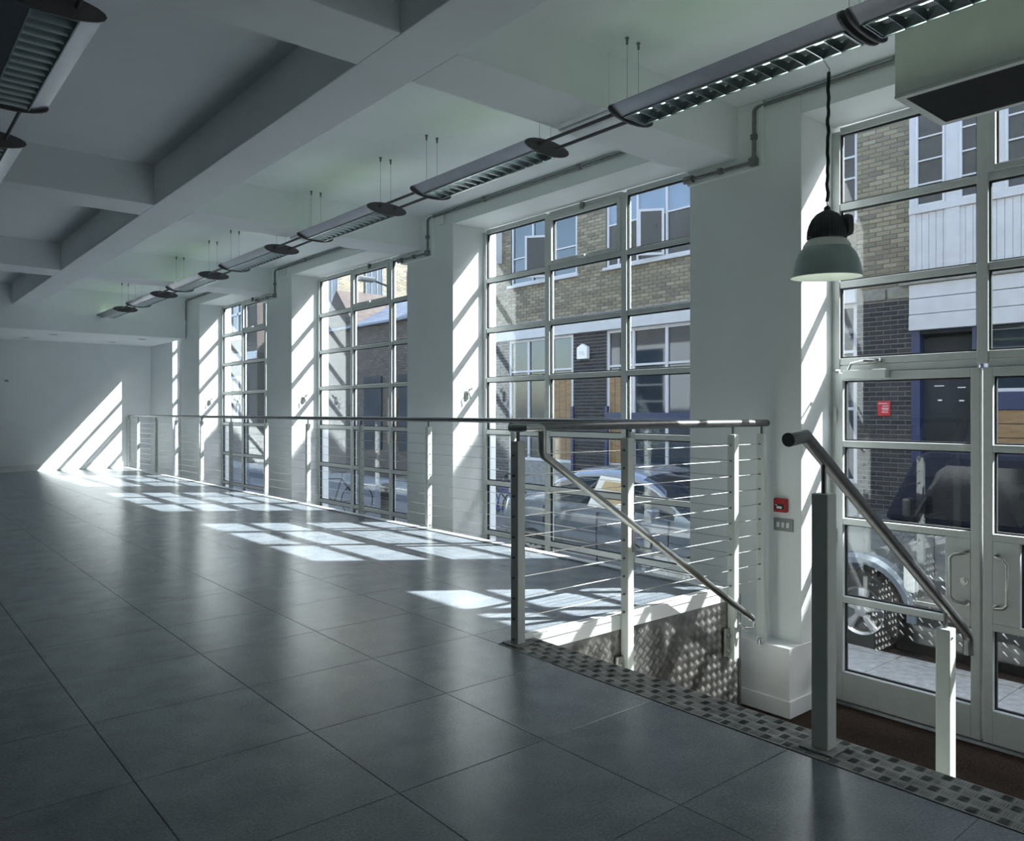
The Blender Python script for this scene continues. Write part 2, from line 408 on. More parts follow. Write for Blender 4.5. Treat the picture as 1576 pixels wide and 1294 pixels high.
bb = MB().box(X_LEFT, X_K, Y_FAR-0.018, Y_FAR, 0, 0.13).build('baseboard_far', 'white_trim', bevel=0.004); tag(bb, 'white skirting board along the end wall', 'skirting', kind='structure')
wlm = MB(); LW = []  # no openings listed, so the left wall is solid
LZ0, LZ1 = 0.35, 3.10
wlm.box(X_LEFT-0.3, X_LEFT, Y_BACK, Y_FAR, -0.9, LZ0); wlm.box(X_LEFT-0.3, X_LEFT, Y_BACK, Y_FAR, LZ1, ZS+0.3)
yy = Y_BACK
for a_, b_ in LW+[(Y_FAR, Y_FAR)]: wlm.box(X_LEFT-0.3, X_LEFT, yy, a_, LZ0, LZ1); yy = b_
wl = wlm.build('wall_left', 'white_wall', fixn=False); tag(wl, 'plain white long wall opposite the street windows', 'wall', kind='structure')
wb = boxo('wall_back', X_LEFT, XO, Y_BACK-0.2, Y_BACK, -0.9, ZS, 'white_wall'); tag(wb, 'white wall behind the entrance', 'wall', kind='structure')
wd = boxo('wall_stair', X_K-0.02, X_K, Y_ST+0.12, Y_FAR, Z_LOW, -0.05, 'white_wall'); tag(wd, 'white upstand wall below the long kerb', 'wall', kind='structure')

# ------------------------------------------------------------------ ceiling with beams
ce = boxo('ceiling', X_LEFT, XP, Y_BACK, Y_FAR, ZS, ZS+0.25, 'white_ceiling')
tag(ce, 'white coffered concrete ceiling with deep crossing beams', 'ceiling', kind='structure')
ce_e = ce
def beam(name, *a): return MB().box(*a).build(name, 'white_ceiling', ce_e, bevel=0.006, fixn=False)
for x0, x1 in ((2.02, 2.36), (-1.55, -1.20)):
    beam('spine_beam', x0, x1, Y_BACK, 15.55, ZB, ZS+0.01)
CB = [(-0.85, -0.40), (3.24, 3.68), (7.33, 7.78), (11.45, 12.0)]
for y0, y1 in CB:
    for x0, x1 in ((X_LEFT, -1.55), (-1.20, 2.02), (2.36, 3.49)):
        beam('cross_beam', x0, x1, y0, y1, ZB, ZS+0.01)
    beam('cross_beam', 3.49, XP, y0, y1, ZB-0.014, ZS+0.01)
beam('bulkhead', X_LEFT, XP-0.02, 15.55, Y_FAR, 2.585, ZS+0.01)

for k_, (a_, b_) in enumerate(LW):  # daylight windows added on the unseen left wall; empty list builds none
    e = empty('window_%d' % (10+k_)); tag(e, 'added daylight window number %s along the wall opposite the street' % ['one', 'two', 'three', 'four', 'five', 'six'][k_], 'window', kind='structure')
    for q in range(4):
        y = a_+0.03+(b_-a_-0.06)*q/3; MB().box(X_LEFT-0.2, X_LEFT-0.13, y-0.03, y+0.03, LZ0, LZ1).build('mullion', 'frame_paint', e, fixn=False)
    for q in range(5):
        z = LZ0+0.025+(LZ1-LZ0-0.05)*q/4; MB().box(X_LEFT-0.195, X_LEFT-0.135, a_, b_, z-0.025, z+0.025).build('transom', 'frame_paint', e, fixn=False)
    for q in range(3):
        y0 = a_+0.06+(b_-a_-0.06)*q/3; y1 = a_+(b_-a_-0.06)*(q+1)/3
        for r in range(4): MB().box(X_LEFT-0.168, X_LEFT-0.162, y0, y1, LZ0+0.05+(LZ1-LZ0-0.05)*r/4, LZ0+(LZ1-LZ0-0.05)*(r+1)/4).build('pane', 'pane', e, fixn=False)
yd = boxo('ground_bounce', -40, X_LEFT-0.3, -40, 60, -0.6, -0.5, 'paving'); tag(yd, 'added unseen paved ground for bouncing daylight at the left wall', 'bounce ground', kind='structure')  # unseen ground added to bounce daylight up to the ceiling

# ------------------------------------------------------------------ kerbs
k1 = MB().box(X_K, X_K+0.075, Y_ST-0.01, Y_FAR, -0.075, 0.012).build('trim_2', 'white_trim', bevel=0.004)
tag(k1, 'long white kerb edging the floor under the window railing', 'kerb', kind='structure')
k2 = MB().box(2.60, X_K, Y_ST-0.01, Y_ST+0.06, -0.075, 0.012).build('trim_3', 'white_trim', bevel=0.004)
tag(k2, 'short white sunlit kerb along the side of the steps', 'kerb', kind='structure')

# ------------------------------------------------------------------ checker plate
def lug(mb, c, ux, uy, n, l, wd_, h):
    """one raised bar: lozenge ridge"""
    c = Vector(c)
    A = c-ux*l; B = c+ux*l; T = c+n*h
    s1 = c+uy*wd_; s2 = c-uy*wd_; t1 = T+ux*l*0.45; t2 = T-ux*l*0.45
    mb.add([A, s2, B, s1, t2, t1], [(0, 1, 4), (1, 5, 4), (1, 2, 5), (2, 3, 5), (3, 4, 5), (3, 0, 4)])
def checker(mb, o, u, v, n, lu, lv, pitch=0.05, inside=None):
    o, u, v, n = Vector(o), Vector(u), Vector(v), Vector(n)
    nu, nv = int(lu/pitch), int(lv/pitch)
    for i in range(nu):
        for j in range(nv):
            c = o+u*((i+0.5)*lu/nu)+v*((j+0.5)*lv/nv)
            if inside and not inside(c): continue
            a, b = (u, v) if (i+j) % 2 else (v, u)
            for k in range(5):
                lug(mb, c+b*((k-2)*pitch*0.19), a, b, n, pitch*0.46, pitch*0.062, 0.0024)
st = empty('staircase', (X_T1, 2.2, Z_LOW)); tag(st, 'flight of aluminium checker plate steps going down to the entrance doors', 'stairs')
def child(o, parent):
    o.parent = parent; o.matrix_parent_inverse = Matrix.Translation(-Vector(parent.location)) if parent.rotation_euler.z == 0 else parent.matrix_world.inverted()
    return o
Y_S0 = -1.25
child(boxo('nosing_plate', X_T0, X_T1, Y_S0, Y_ST+0.03, -0.02, 0.002, 'plate_worn'), st)
child(boxo('nosing_edge', X_T1-0.012, X_T1, Y_S0, Y_ST-0.02, -0.17, 0.0, 'plate_worn'), st)
mb = MB(); checker(mb, (X_T0, Y_S0, 0.002), (1, 0, 0), (0, 1, 0), (0, 0, 1), X_T1-X_T0, Y_ST+0.03-Y_S0, pitch=0.042)
lg = mb.build('nosing_lugs', 'plate_worn', fixn=False); lg['kind'] = 'stuff'; child(lg, st)
for k in range(1, 5):
    x0 = X_T1+0.28*(k-1); z = -0.172*k
    child(boxo('tread', x0-0.02, x0+0.28, Y_S0, Y_ST-0.015, z-0.02, z, 'plate_worn'), st)
    child(boxo('riser', x0+0.268, x0+0.28, Y_S0, Y_ST-0.015, z-0.172, z-0.02, 'plate_worn'), st)
    mb = MB(); checker(mb, (x0, Y_S0+3.0, z), (1, 0, 0), (0, 1, 0), (0, 0, 1), 0.28, 1.2, pitch=0.056)
    lg = mb.build('tread_lugs', 'plate_worn', fixn=False); lg['kind'] = 'stuff'; child(lg, st)
sd = empty('checker_plate_panel', (3.5, Y_ST, Z_LOW)); tag(sd, 'sunlit aluminium checker plate panel lining the side of the steps', 'panel')
mb = MB().prism([(X_T0+0.1, -0.076), (4.52, -0.076), (4.52, Z_LOW), (X_T0+0.1, Z_LOW)], 'y', Y_ST-0.008, Y_ST+0.0)
child(mb.build('plate', 'plate'), sd)
c45 = math.sqrt(0.5)
mb = MB(); checker(mb, (2.95, Y_ST-0.008, -1.55), (c45, 0, c45), (-c45, 0, c45), (0, -1, 0), 2.2, 2.2, pitch=0.042,
                   inside=lambda c: X_T1 < c.x < 4.50 and Z_LOW+0.02 < c.z < -0.095)
checker(mb, (2.95+2.2*c45, Y_ST-0.008, -1.55-2.2*c45), (c45, 0, c45), (-c45, 0, c45), (0, -1, 0), 2.2, 2.2, pitch=0.042,
        inside=lambda c: X_T1 < c.x < 4.50 and Z_LOW+0.02 < c.z < -0.095)
lg = mb.build('plate_lugs', 'plate', fixn=False); lg['kind'] = 'stuff'; child(lg, sd)
child(boxo('edge_strip', 4.505, 4.53, Y_ST-0.014, Y_ST+0.02, Z_LOW, -0.05, 'steel_dark'), sd)

# ------------------------------------------------------------------ windows
def pane(parent, y0, y1, z0, z1):
    g = 0.010
    o = MB().box(XW+0.018, XW+0.024, y0, y1, z0, z1).build('pane', 'pane', parent, fixn=False)
    gk = MB()
    for (a0, a1, b0, b1) in ((y0, y0+g, z0, z1), (y1-g, y1, z0, z1), (y0+g, y1-g, z0, z0+g), (y0+g, y1-g, z1-g, z1)):
        gk.box(XW+0.010, XW+0.032, a0, a1, b0, b1)
    gk.build('gasket', 'gasket', o, fixn=False)
    return o
FW = 0.024
def window(name, mull, trans, label, vents=(), skip=lambda i, j: False):
    e = empty(name); tag(e, label, 'window', kind='structure')
    n = len(mull)
    for i, y in enumerate(mull):
        hw = 0.032
        MB().box(XW-0.012, XW+0.055, y-hw, y+hw, trans[-1], trans[0]).build('mullion', 'frame_paint', e, bevel=0.004, fixn=False)
    for j, z in enumerate(trans):
        for i in range(n-1):
            MB().box(XW-0.006, XW+0.05, mull[i]+0.032, mull[i+1]-0.032, z-FW, z+FW).build('transom', 'frame_paint', e, bevel=0.004, fixn=False)
    for j in range(len(trans)-1):
        for i in range(n-1):
            if skip(i, j): continue
            y0, y1, z0, z1 = mull[i]+0.032, mull[i+1]-0.032, trans[j+1]+FW, trans[j]-FW
            if (i, j) in vents:
                s = empty('vent_sash'); s.parent = e
                q = 0.042
                for (a0, a1, b0, b1) in ((y0, y0+q, z0, z1), (y1-q, y1, z0, z1), (y0+q, y1-q, z0, z0+q), (y0+q, y1-q, z1-q, z1)):
                    MB().box(XW-0.022, XW+0.045, a0, a1, b0, b1).build('sash_bar', 'frame_paint', s, bevel=0.003, fixn=False)
                MB().box(XW-0.05, XW-0.022, (y0+y1)/2-0.05, (y0+y1)/2+0.05, z0+0.008, z0+0.03).build('catch', 'white_plastic', s, bevel=0.004, fixn=False)
                MB().box(XW-0.045, XW-0.006, (y0+y1)/2-0.018, (y0+y1)/2+0.018, z1-0.02, z1+0.045).build('hinge', 'conduit', s, bevel=0.004, fixn=False)
                y0 += q; y1 -= q; z0 += q; z1 -= q
            pane(e, y0, y1, z0, z1)
    return e
def mull_set(a, b, k): return [a+0.02+(b-a-0.04)*i/k for i in range(k+1)]
labs = {0: 'unseen tall gridded window added for daylight at the back of the room', 1: 'unseen tall gridded window added for daylight between entrance and back of the room', 3: 'large gridded window beside the entrance pier with the silver car outside',  # first two are unseen bays, added to let in more daylight
        4: 'gridded window with a gabled roof and bollard seen through it', 5: 'far gridded window in front of the end wall, blue window opposite'}
wn_i = 2
for gi, (a, b) in enumerate(gaps):
    if gi == 2: continue
    if gi == 6:
        window('window_5', [a+0.02, b-0.02], TRANS, 'last narrow window hidden beside the end wall'); continue
    window('window_%d' % {0: 8, 1: 6, 3: 2, 4: 3, 5: 4}[gi], mull_set(a, b, 3), TRANS, labs[gi], vents=((1, 0),))
# entrance bay: glazed screen over a pair of doors
DY = [-0.33, 0.82, 1.805, 2.745]
window('window_1', DY, TRANS[:4]+[1.468], 'gridded glazed screen above and beside the entrance doors', vents=((1, 0), ), skip=lambda i, j: j >= 3)
wx = empty('window_7'); tag(wx, 'fixed glazed side light next to the entrance doors', 'window', kind='structure')
for y in (-0.33, 0.80): MB().box(XW-0.012, XW+0.055, y-0.03, y+0.03, Z_LOW, 1.46).build('mullion', 'frame_paint', wx, bevel=0.004, fixn=False)
for z in (0.95, 0.398, -0.148, -0.72): MB().box(XW-0.006, XW+0.05, -0.30, 0.77, z-FW, z+FW).build('transom', 'frame_paint', wx, bevel=0.004, fixn=False)
for z0, z1 in ((-0.70, -0.17), (-0.125, 0.375), (0.42, 0.925), (0.975, 1.44)): pane(wx, -0.30, 0.77, z0, z1)
MB().box(XW-0.006, XW+0.05, -0.30, 0.77, Z_LOW, -0.744).build('bottom_rail', 'frame_paint', wx, bevel=0.004, fixn=False)
for y in (2.755, ): 
    MB().box(XW-0.012, XW+0.055, y-0.014, y+0.02, Z_LOW, 1.46).build('mullion', 'frame_paint', wx, bevel=0.003, fixn=False)
dr = empty('door_1'); tag(dr, 'pair of glazed entrance doors with steel pull handles', 'door', kind='structure')
def leaf(y0, y1, lock):
    lf = empty('door_leaf'); lf.parent = dr
    X0, X1 = XW-0.025, XW+0.035; s = 0.055
    def bar(nm, a0, a1, b0, b1, bv=0.004): return MB().box(X0, X1, a0, a1, b0, b1).build(nm, 'frame_paint', lf, bevel=bv, fixn=False)
    bar('stile', y0, y0+s, Z_LOW+0.012, 1.44); bar('stile', y1-s, y1, Z_LOW+0.012, 1.44)
    bar('top_rail', y0+s, y1-s, 1.385, 1.44); bar('bottom_rail', y0+s, y1-s, Z_LOW+0.012, -0.645)
    for z in (0.945, 0.405, -0.14): bar('glazing_bar', y0+s, y1-s, z-0.022, z+0.022)
    lk0, lk1 = (y0+s, y0+0.20) if lock < 0 else (y1-0.20, y1-s)
    bar('lock_panel', lk0, lk1, -0.118, 0.383)
    for z0, z1, full in ((0.967, 1.385, 1), (0.427, 0.923, 1), (-0.118, 0.383, 0), (-0.645, -0.162, 1)):
        a0, a1 = y0+s, y1-s
        if not full:
            if lock < 0: a0 = lk1
            else: a1 = lk0
        pane(lf, a0, a1, z0, z1)
    # pull handle: D shape bent tube
    ym = (lk0+lk1)/2; zt, zb2 = 0.295, -0.015
    yh = lk1-0.05 if lock < 0 else lk0+0.05
    yr = yh-0.075 if lock < 0 else yh+0.075
    pts = [(X0, yr, zt), (X0-0.03, yr, zt)]
    for q in range(1, 6):
        t = q/6.0*PI/2; pts.append((X0-0.03-0.03*math.sin(t), yr+(yh-yr)*(1-math.cos(t)), zt-0.015*(1-math.cos(t))))
    pts += [(X0-0.062, yh, zt-0.035), (X0-0.062, yh, zb2+0.035)]
    for q in range(5, 0, -1):
        t = q/6.0*PI/2; pts.append((X0-0.03-0.03*math.sin(t), yr+(yh-yr)*(1-math.cos(t)), zb2+0.015*(1-math.cos(t))))
    pts += [(X0-0.03, yr, zb2), (X0, yr, zb2)]
    h = MB().tube(pts, 0.0095, 12).build('pull_handle', 'steel', lf, smooth=True)
    for z in (zt, zb2): MB().lathe([(0, -0.006), (0.019, -0.006), (0.019, 0)], (X0, yr, z), 'x', 16).build('handle_rose', 'steel', lf, smooth=True)
    if lock < 0:
        MB().lathe([(0, -0.014), (0.011, -0.014), (0.012, -0.006), (0.024, -0.005), (0.025, 0)], (X0, y0+s+0.035, 0.115), 'x', 20).build('lock_cylinder', 'steel', lf, smooth=True)
    for z in (1.15, 0.3, -0.6):
        yy = y1-0.005 if lock < 0 else y0+0.005
        MB().tube([(X0-0.01, yy, z-0.05), (X0-0.01, yy, z+0.05)], 0.011, 10).build('hinge', 'frame_paint', lf, smooth=True)
    return lf
leaf(1.812, 2.738, -1); leaf(0.835, 1.798, 1)
dc = empty('door_closer', (XW-0.04, 2.5, 1.44)); tag(dc, 'grey overhead door closer box with steel arm above the entrance door', 'door closer')
child(MB().box(XW-0.085, XW-0.026, 2.36, 2.66, 1.395, 1.455).build('closer_body', 'frame_paint', bevel=0.006, fixn=False), dc)
child(MB().tube([(XW-0.07, 2.62, 1.455), (XW-0.07, 2.60, 1.50), (XW-0.10, 2.50, 1.515), (XW-0.03, 2.42, 1.51)], 0.009, 8).build('closer_arm', 'steel', smooth=True), dc)
child(MB().box(XW-0.05, XW-0.012, 2.42, 2.50, 1.50, 1.53).build('arm_shoe', 'steel', bevel=0.004, fixn=False), dc)
MBthr = MB().prism([(XW-0.07, Z_LOW), (XW+0.07, Z_LOW), (XW+0.05, Z_LOW+0.012), (XW-0.05, Z_LOW+0.012)], 'y', 0.83, 2.74).build('threshold', 'steel_dark', dr)

# ------------------------------------------------------------------ balustrades
CZ = [0.03+0.1022*k for k in range(10)]
def post_box(parent, x, y, z0, z1, sx=0.05, sy=0.05):
    return MB().box(x-sx/2, x+sx/2, y-sy/2, y+sy/2, z0, z1).build('post', 'post_paint', parent, bevel=0.004, fixn=False)
def stub(parent, x, y, z0, z1): return MB().tube([(x, y, z0), (x, y, z1)], 0.009, 10).build('rail_stub', 'steel_dark', parent, smooth=True)
XB = 4.425
lb = empty('cable_balustrade'); tag(lb, 'long steel cable railing running along the windows to the end wall', 'railing')
LP = [3.89, 5.23, 6.574, 7.946, 9.32, 10.655, 12.0, 13.33, 14.7, 15.93, 17.18, 17.86]
for y in LP:
    p = post_box(lb, XB, y, -0.42, 1.02); stub(p, XB, y, 1.02, 1.075)
    MB().box(XB-0.045, XB-0.024, y-0.04, y+0.04, -0.35, -0.09).build('fixing_bracket', 'steel', p, bevel=0.003, fixn=False)
    fr = MB()
    for z in CZ: fr.lathe([(0, -0.032), (0.006, -0.032), (0.006, 0.032), (0, 0.032)], (XB, y, z), 'y', 8)
    fr.build('cable_ferrules', 'steel_dark', p)['kind'] = 'stuff'
MB().tube([(XB, 2.98, 1.092), (XB, 17.885, 1.092)], 0.0225, 16).build('handrail', 'steel_dark', lb, smooth=True)
for z in CZ:
    MB().tube([(XB, 2.98, z), (XB, 17.88, z)], 0.0023, 6).build('cable', 'steel', lb, smooth=True)
sb = empty('stair_balustrade'); tag(sb, 'steel cable railing beside the checker plate steps with sloping handrail', 'railing')
YB = 2.98
def bracket_bolts(p, x, y, zs):
    for z in zs:
        MB().lathe([(0, -0.016), (0.011, -0.016), (0.013, -0.004), (0.017, -0.002), (0.017, 0.004)], (x, y, z), 'y', 12).build('bolt', 'steel', p, smooth=True)
SP = [(2.545, 0.0), (3.365, -0.42), (4.40, -0.445), (4.735, -0.40)]
for i, (x, zb2) in enumerate(SP):
    p = post_box(sb, x, YB, zb2, 1.02, 0.05 if i < 3 else 0.04, 0.055)
    stub(p, x, YB, 1.02, 1.075)
    if i in (1, 2):
        MB().box(x-0.075, x-0.024, YB+0.004, YB+0.022, zb2+0.02, zb2+0.20).build('fixing_plate', 'steel', p, bevel=0.003, fixn=False)
        bracket_bolts(p, x-0.048, YB+0.004, (zb2+0.06, zb2+0.155))
        MB().box(x-0.03, x+0.03, YB+0.025, YB+0.05, zb2, -0.08).build('spacer', 'steel_dark', p, fixn=False)
    if i == 0: MB().box(x-0.055, x+0.055, YB-0.06, YB+0.06, 0.002, 0.010).build('foot_plate', 'plate_worn', p, bevel=0.002, fixn=False)
    if i == 3: MB().lathe([(0, 0), (0.022, 0), (0.022, 0.02), (0.012, 0.035), (0, 0.035)], (x-0.05, YB-0.02, -0.40), 'z', 16).build('foot_fixing', 'steel', p, smooth=True)
    fr = MB()
    for z in CZ: fr.lathe([(0, -0.034), (0.006, -0.034), (0.006, 0.034), (0, 0.034)], (x, YB, z), 'x', 8)
    fr.build('cable_ferrules', 'steel_dark', p)['kind'] = 'stuff'
MB().tube([(2.50, YB, 1.092), (4.80, YB, 1.092)], 0.024, 16).build('handrail', 'steel_dark', sb, smooth=True)
for z in CZ[:]:
    MB().tube([(2.545, YB, z), (4.735, YB, z)], 0.0023, 6).build('cable', 'steel', sb, smooth=True)
YD = 2.885
dg = MB().tube([(2.50, YB, 1.088), (2.50, YD+0.012, 1.088), (2.512, YD, 1.088), (2.60, YD, 1.088), (2.618, YD, 1.083), (2.623, YD, 1.065), (2.623, YD, 0.968), (2.632, YD, 0.95), (4.475, YD, -0.18)], 0.021, 16)
dgo = dg.build('sloping_handrail', 'steel', sb, smooth=True)
for x in (3.365, 4.40):
    zc = 0.95-(x+0.10-2.632)*0.613
    MB().box(x+0.010, x+0.030, YB-0.034, YB-0.026, zc-0.07, zc+0.07).build('bracket_plate', 'steel', dgo, bevel=0.002, fixn=False)
    MB().tube([(x+0.02, YB-0.03, zc-0.02), (x+0.03, YD+0.03, zc-0.045), (x+0.09, YD, zc-0.05), (x+0.10, YD, zc-0.012)], 0.008, 10).build('bracket_arm', 'steel', dgo, smooth=True)
nr = empty('centre_stair_handrail'); tag(nr, 'free-standing steel stair handrail on two grey posts before the doors', 'handrail')
YN = 1.372
MB().tube([(2.335, YN, 1.075), (2.44, YN, 1.085), (3.83, YN, 0.172), (3.852, YN, 0.145), (3.856, YN, 0.07)], 0.0235, 18).build('sloping_rail', 'steel_dark', nr, smooth=True)
p = post_box(nr, 2.565, YN, 0.0, 0.885, 0.062, 0.06); stub(p, 2.565, YN, 0.885, 0.985)
MB().box(2.505, 2.625, YN-0.06, YN+0.06, 0.002, 0.010).build('foot_plate', 'plate_worn', p, bevel=0.002, fixn=False)
p = post_box(nr, 3.60, YN, -0.688, 0.235, 0.062, 0.06); stub(p, 3.60, YN, 0.235, 0.315)
MB().lathe([(0, -0.004), (0.006, -0.004), (0.006, 0.0)], (3.585, YN-0.03, 0.20), 'y', 8).build('screw', 'steel_dark', p)

# ------------------------------------------------------------------ luminaires
LL = 1.36
def make_luminaire(lit):
    e = empty('louvre_luminaire')
    arc = lambda t: -0.055*(1-(t/0.19)**2)
    low = [(-0.19+0.0125*i, arc(-0.19+0.0125*i)) for i in range(9)]
    top = [(0.19, 0.002), (0.15, 0.020), (0.09, 0.034), (0.05, 0.038), (0.05, 0.030), (-0.05, 0.030), (-0.05, 0.038), (-0.09, 0.034), (-0.15, 0.020), (-0.19, 0.002)]
    left = low; right = [(-x, z) for x, z in reversed(low)]
    prof = left+[(-0.09, -0.002), (0.09, -0.002)]+right+top
    MB().prism(prof, 'y', 0.006, LL-0.006).build('body', 'lum_body', e, smooth=True)
    N = 20
    cap = [(0.196*math.cos(2*PI*i/N), -0.010+0.052*math.sin(2*PI*i/N)) for i in range(N)]
    MB().prism(cap, 'y', -0.008, 0.006).build('end_cap', 'lum_cap', e, bevel=0.003)
    MB().prism(cap, 'y', LL-0.006, LL+0.008).build('end_cap', 'lum_cap', e, bevel=0.003)
    # louvre: frame, cross blades with a V section, side reflectors
    lv = MB()
    for s in (-1, 1): lv.add([(s*0.088, 0.03, -0.044), (s*0.070, 0.03, -0.004), (s*0.070, LL-0.03, -0.004), (s*0.088, LL-0.03, -0.044)], [(0, 1, 2, 3)])
    for s in (-1, 1): lv.box(s*0.091-0.003, s*0.091+0.003, 0.022, LL-0.022, -0.050, -0.043)
    for y in (0.022, LL-0.028): lv.box(-0.091, 0.091, y, y+0.006, -0.050, -0.043)
    lo_ = lv.build('louvre', 'louvre', e)
    n = 14
    for i in range(n+1):
        y = 0.035+(LL-0.07)*i/n
        MB().prism([(y-0.002, -0.046), (y+0.002, -0.046), (y+0.011, -0.010), (y-0.011, -0.010)], 'x', -0.084, 0.084).build('blade', 'louvre', lo_, fixn=False)
    MB().tube([(0, 0.05, -0.0035), (0, LL-0.05, -0.0035)], 0.008, 10).build('lamp_tube', 'tube_lit' if lit else 'tube_off', e, smooth=True)
    if lit: MB().tube([(0, 0.05, 0.045), (0, LL-0.05, 0.045)], 0.008, 8).build('uplight_tube', 'tube_up', e, smooth=True)
    for y in (0.02, LL-0.012):
        for x in (-0.05, 0.05):
            wv = MB().tube([(x, y, 0.03), (x, y, ZS-2.92)], 0.0012, 5).build('suspension_wire', 'wire', e)
            MB().lathe([(0, -0.04), (0.007, -0.04), (0.008, -0.012), (0.012, -0.008), (0.012, 0)], (x, y, ZS-2.92), 'z', 10).build('ceiling_fixing', 'conduit', wv)
    return e
def rods(e, d):
    for x in (-0.075, 0.075): MB().tube([(x, LL, 0.0), (x, LL+d, 0.0)], 0.011, 10).build('connecting_rod', 'lum_cap', e, smooth=True)
lum = make_luminaire(True)
YL = [0.30, 1.70, 3.79, 5.82, 7.98, 10.06, 12.16, 14.32]
lab_l = ['suspended louvre light nearest the air heater, cut by the picture edge', 'suspended louvre light with bright cells above the hanging bell lamp', 'suspended louvre light just beyond the first cross beam',
         'suspended louvre light over the middle of the second window', 'suspended louvre light past the second cross beam', 'suspended louvre light over the third window',
         'suspended louvre light second from the far end of the window row', 'suspended louvre light at the far end of the window row']
for i, y in enumerate(YL):
    o = lum if i == 0 else copy_tree(lum)
    o.location = (3.49 if i < 3 else 3.488, y, 2.92)
    tag(o, lab_l[i], 'ceiling light', 'louvre lights in the row by the windows')
for i, o in enumerate([ob for ob in scn.objects if ob.get('group') == 'louvre lights in the row by the windows']):
    if i < 7: rods(o, YL[i+1]-YL[i]-LL-0.009)
lum2 = make_luminaire(False)
YR = [3.80, 5.93, 8.0]
lab_r = ['dark unlit louvre light close overhead at the top left corner', 'dark louvre light half cut by the left edge of the picture', 'dark louvre light beyond the left edge, third in its row']
for i, y in enumerate(YR[:2]):
    o = lum2 if i == 0 else copy_tree(lum2)
    o.location = (0.655, y, 2.92); tag(o, lab_r[i], 'ceiling light', 'louvre lights in the inner row')
for o in [ob for ob in scn.objects if ob.get('group') == 'louvre lights in the inner row'][:1]: rods(o, YR[1]-YR[0]-LL-0.009)
for o in [ob for ob in scn.objects if ob.get('group') == 'louvre lights in the inner row'][:1]:
    for x in (-0.075, 0.075): MB().tube([(x, -0.75, 0.0), (x, 0.0, 0.0)], 0.011, 10).build('connecting_rod', 'lum_cap', o, smooth=True)

# ------------------------------------------------------------------ hanging bell lamp
PX, PY = 3.66, 1.945
pd = empty('pendant_lamp', (PX, PY, 1.83)); tag(pd, 'green-grey bell pendant lamp with ribbed black top on a black cord', 'pendant lamp')
pd.rotation_euler = (math.radians(1.5), math.radians(-1.5), 0)
outer = [(0.168, 0.0), (0.166, 0.012), (0.160, 0.045), (0.150, 0.080), (0.135, 0.115), (0.113, 0.143), (0.088, 0.158)]
inner = [(r-0.003, h+0.001) for r, h in reversed(outer)]
MB().lathe(outer+[(0.085, 0.157)], seg=56).build('shade', 'pend_shade', pd, smooth=True)
MB().lathe([(0.1655, 0.0)]+[(r-0.004, h) for r, h in outer[1:]]+[(0.03, 0.150)], seg=56).build('shade_lining', 'pend_inner', pd, smooth=True)
MB().lathe([(0.112, 0.145), (0.110, 0.156), (0.100, 0.172), (0.088, 0.186), (0.074, 0.198), (0.05, 0.20)], seg=48).build('collar', 'pend_inner', pd, smooth=True)
hp = MB(); hs_ = [(0.093, 0.190), (0.094, 0.204), (0.092, 0.228), (0.085, 0.255), (0.072, 0.284), (0.052, 0.308), (0.028, 0.322), (0.016, 0.328), (0.015, 0.342), (0.006, 0.35), (0, 0.35)]
seg = 72; vs = []; fs = []
for s in range(seg):
    t = 2*PI*s/seg; k = 1.0 if s % 2 else 0.955
    for i, (r, h) in enumerate(hs_):
        rr = r*(k if 0 < i < 6 else 1.0); vs.append((rr*math.cos(t), rr*math.sin(t), h))
n = len(hs_)
for s in range(seg):
    s2 = (s+1) % seg
    for i in range(n-1): fs.append((s*n+i, s2*n+i, s2*n+i+1, s*n+i+1))
hp.add(vs, fs); hp.build('housing', 'pend_house', pd)
MB().box(0.02, 0.085, -0.105, -0.045, 0.198, 0.305).build('gear_box', 'pend_house', pd, bevel=0.025, fixn=False)
MB().lathe([(0, 0.06), (0.02, 0.065), (0.03, 0.09), (0.024, 0.125), (0.015, 0.15)], seg=20).build('bulb', 'pend_bulb', pd, smooth=True)
pc = [(0.002*math.sin(i*1.3), 0.002*math.cos(i*1.7), 0.372+0.625*i/30) for i in range(31)]
MB().tube([(q[0]+0.003*math.sin(i*0.9), q[1], q[2]) for i, q in enumerate(pc)], 0.0085, 8).build('cord', 'cord', pd, smooth=True)
MB().tube([(0.006*math.cos(t*0.5), 0, 0.35+0.022*t/6) for t in range(7)], 0.0025, 6).build('hook', 'steel', pd)
MB().tube([(0, 0, 0.99), (0.01, 0.0, 1.012), (-0.004, 0.004, 1.025), (-0.05, 0.0, 1.042)], 0.003, 6).build('hanging_wire', 'steel', pd)

# ------------------------------------------------------------------ air heater over the doors
ah = empty('air_heater', (4.44, 1.0, 2.8)); tag(ah, 'boxy white overhead air heater with black mesh underside above the doors', 'heater')
hx0, hx1, hy0, hy1 = 4.142, 4.735, 0.05, 1.828
child(MB().box(hx0, hx1, hy0, hy1, 2.812, 3.16).build('casing', 'heater', bevel=0.006, fixn=False), ah)
fm = MB()
for (a0, a1, b0, b1) in ((hx0, hx0+0.04, hy0, hy1), (hx1-0.04, hx1, hy0, hy1), (hx0+0.04, hx1-0.04, hy0, hy0+0.04), (hx0+0.04, hx1-0.04, hy1-0.04, hy1)): fm.box(a0, a1, b0, b1, 2.798, 2.812)
child(fm.build('grille_frame', 'heater', fixn=False), ah)
gm = MB().box(hx0+0.04, hx1-0.04, hy0+0.04, hy1-0.04, 2.808, 2.8121)
for i in range(46):
    x = hx0+0.046+(hx1-hx0-0.092)*i/45; gm.box(x-0.003, x+0.003, hy0+0.04, hy1-0.04, 2.801, 2.808)
child(gm.build('grille', 'grille', fixn=False), ah)
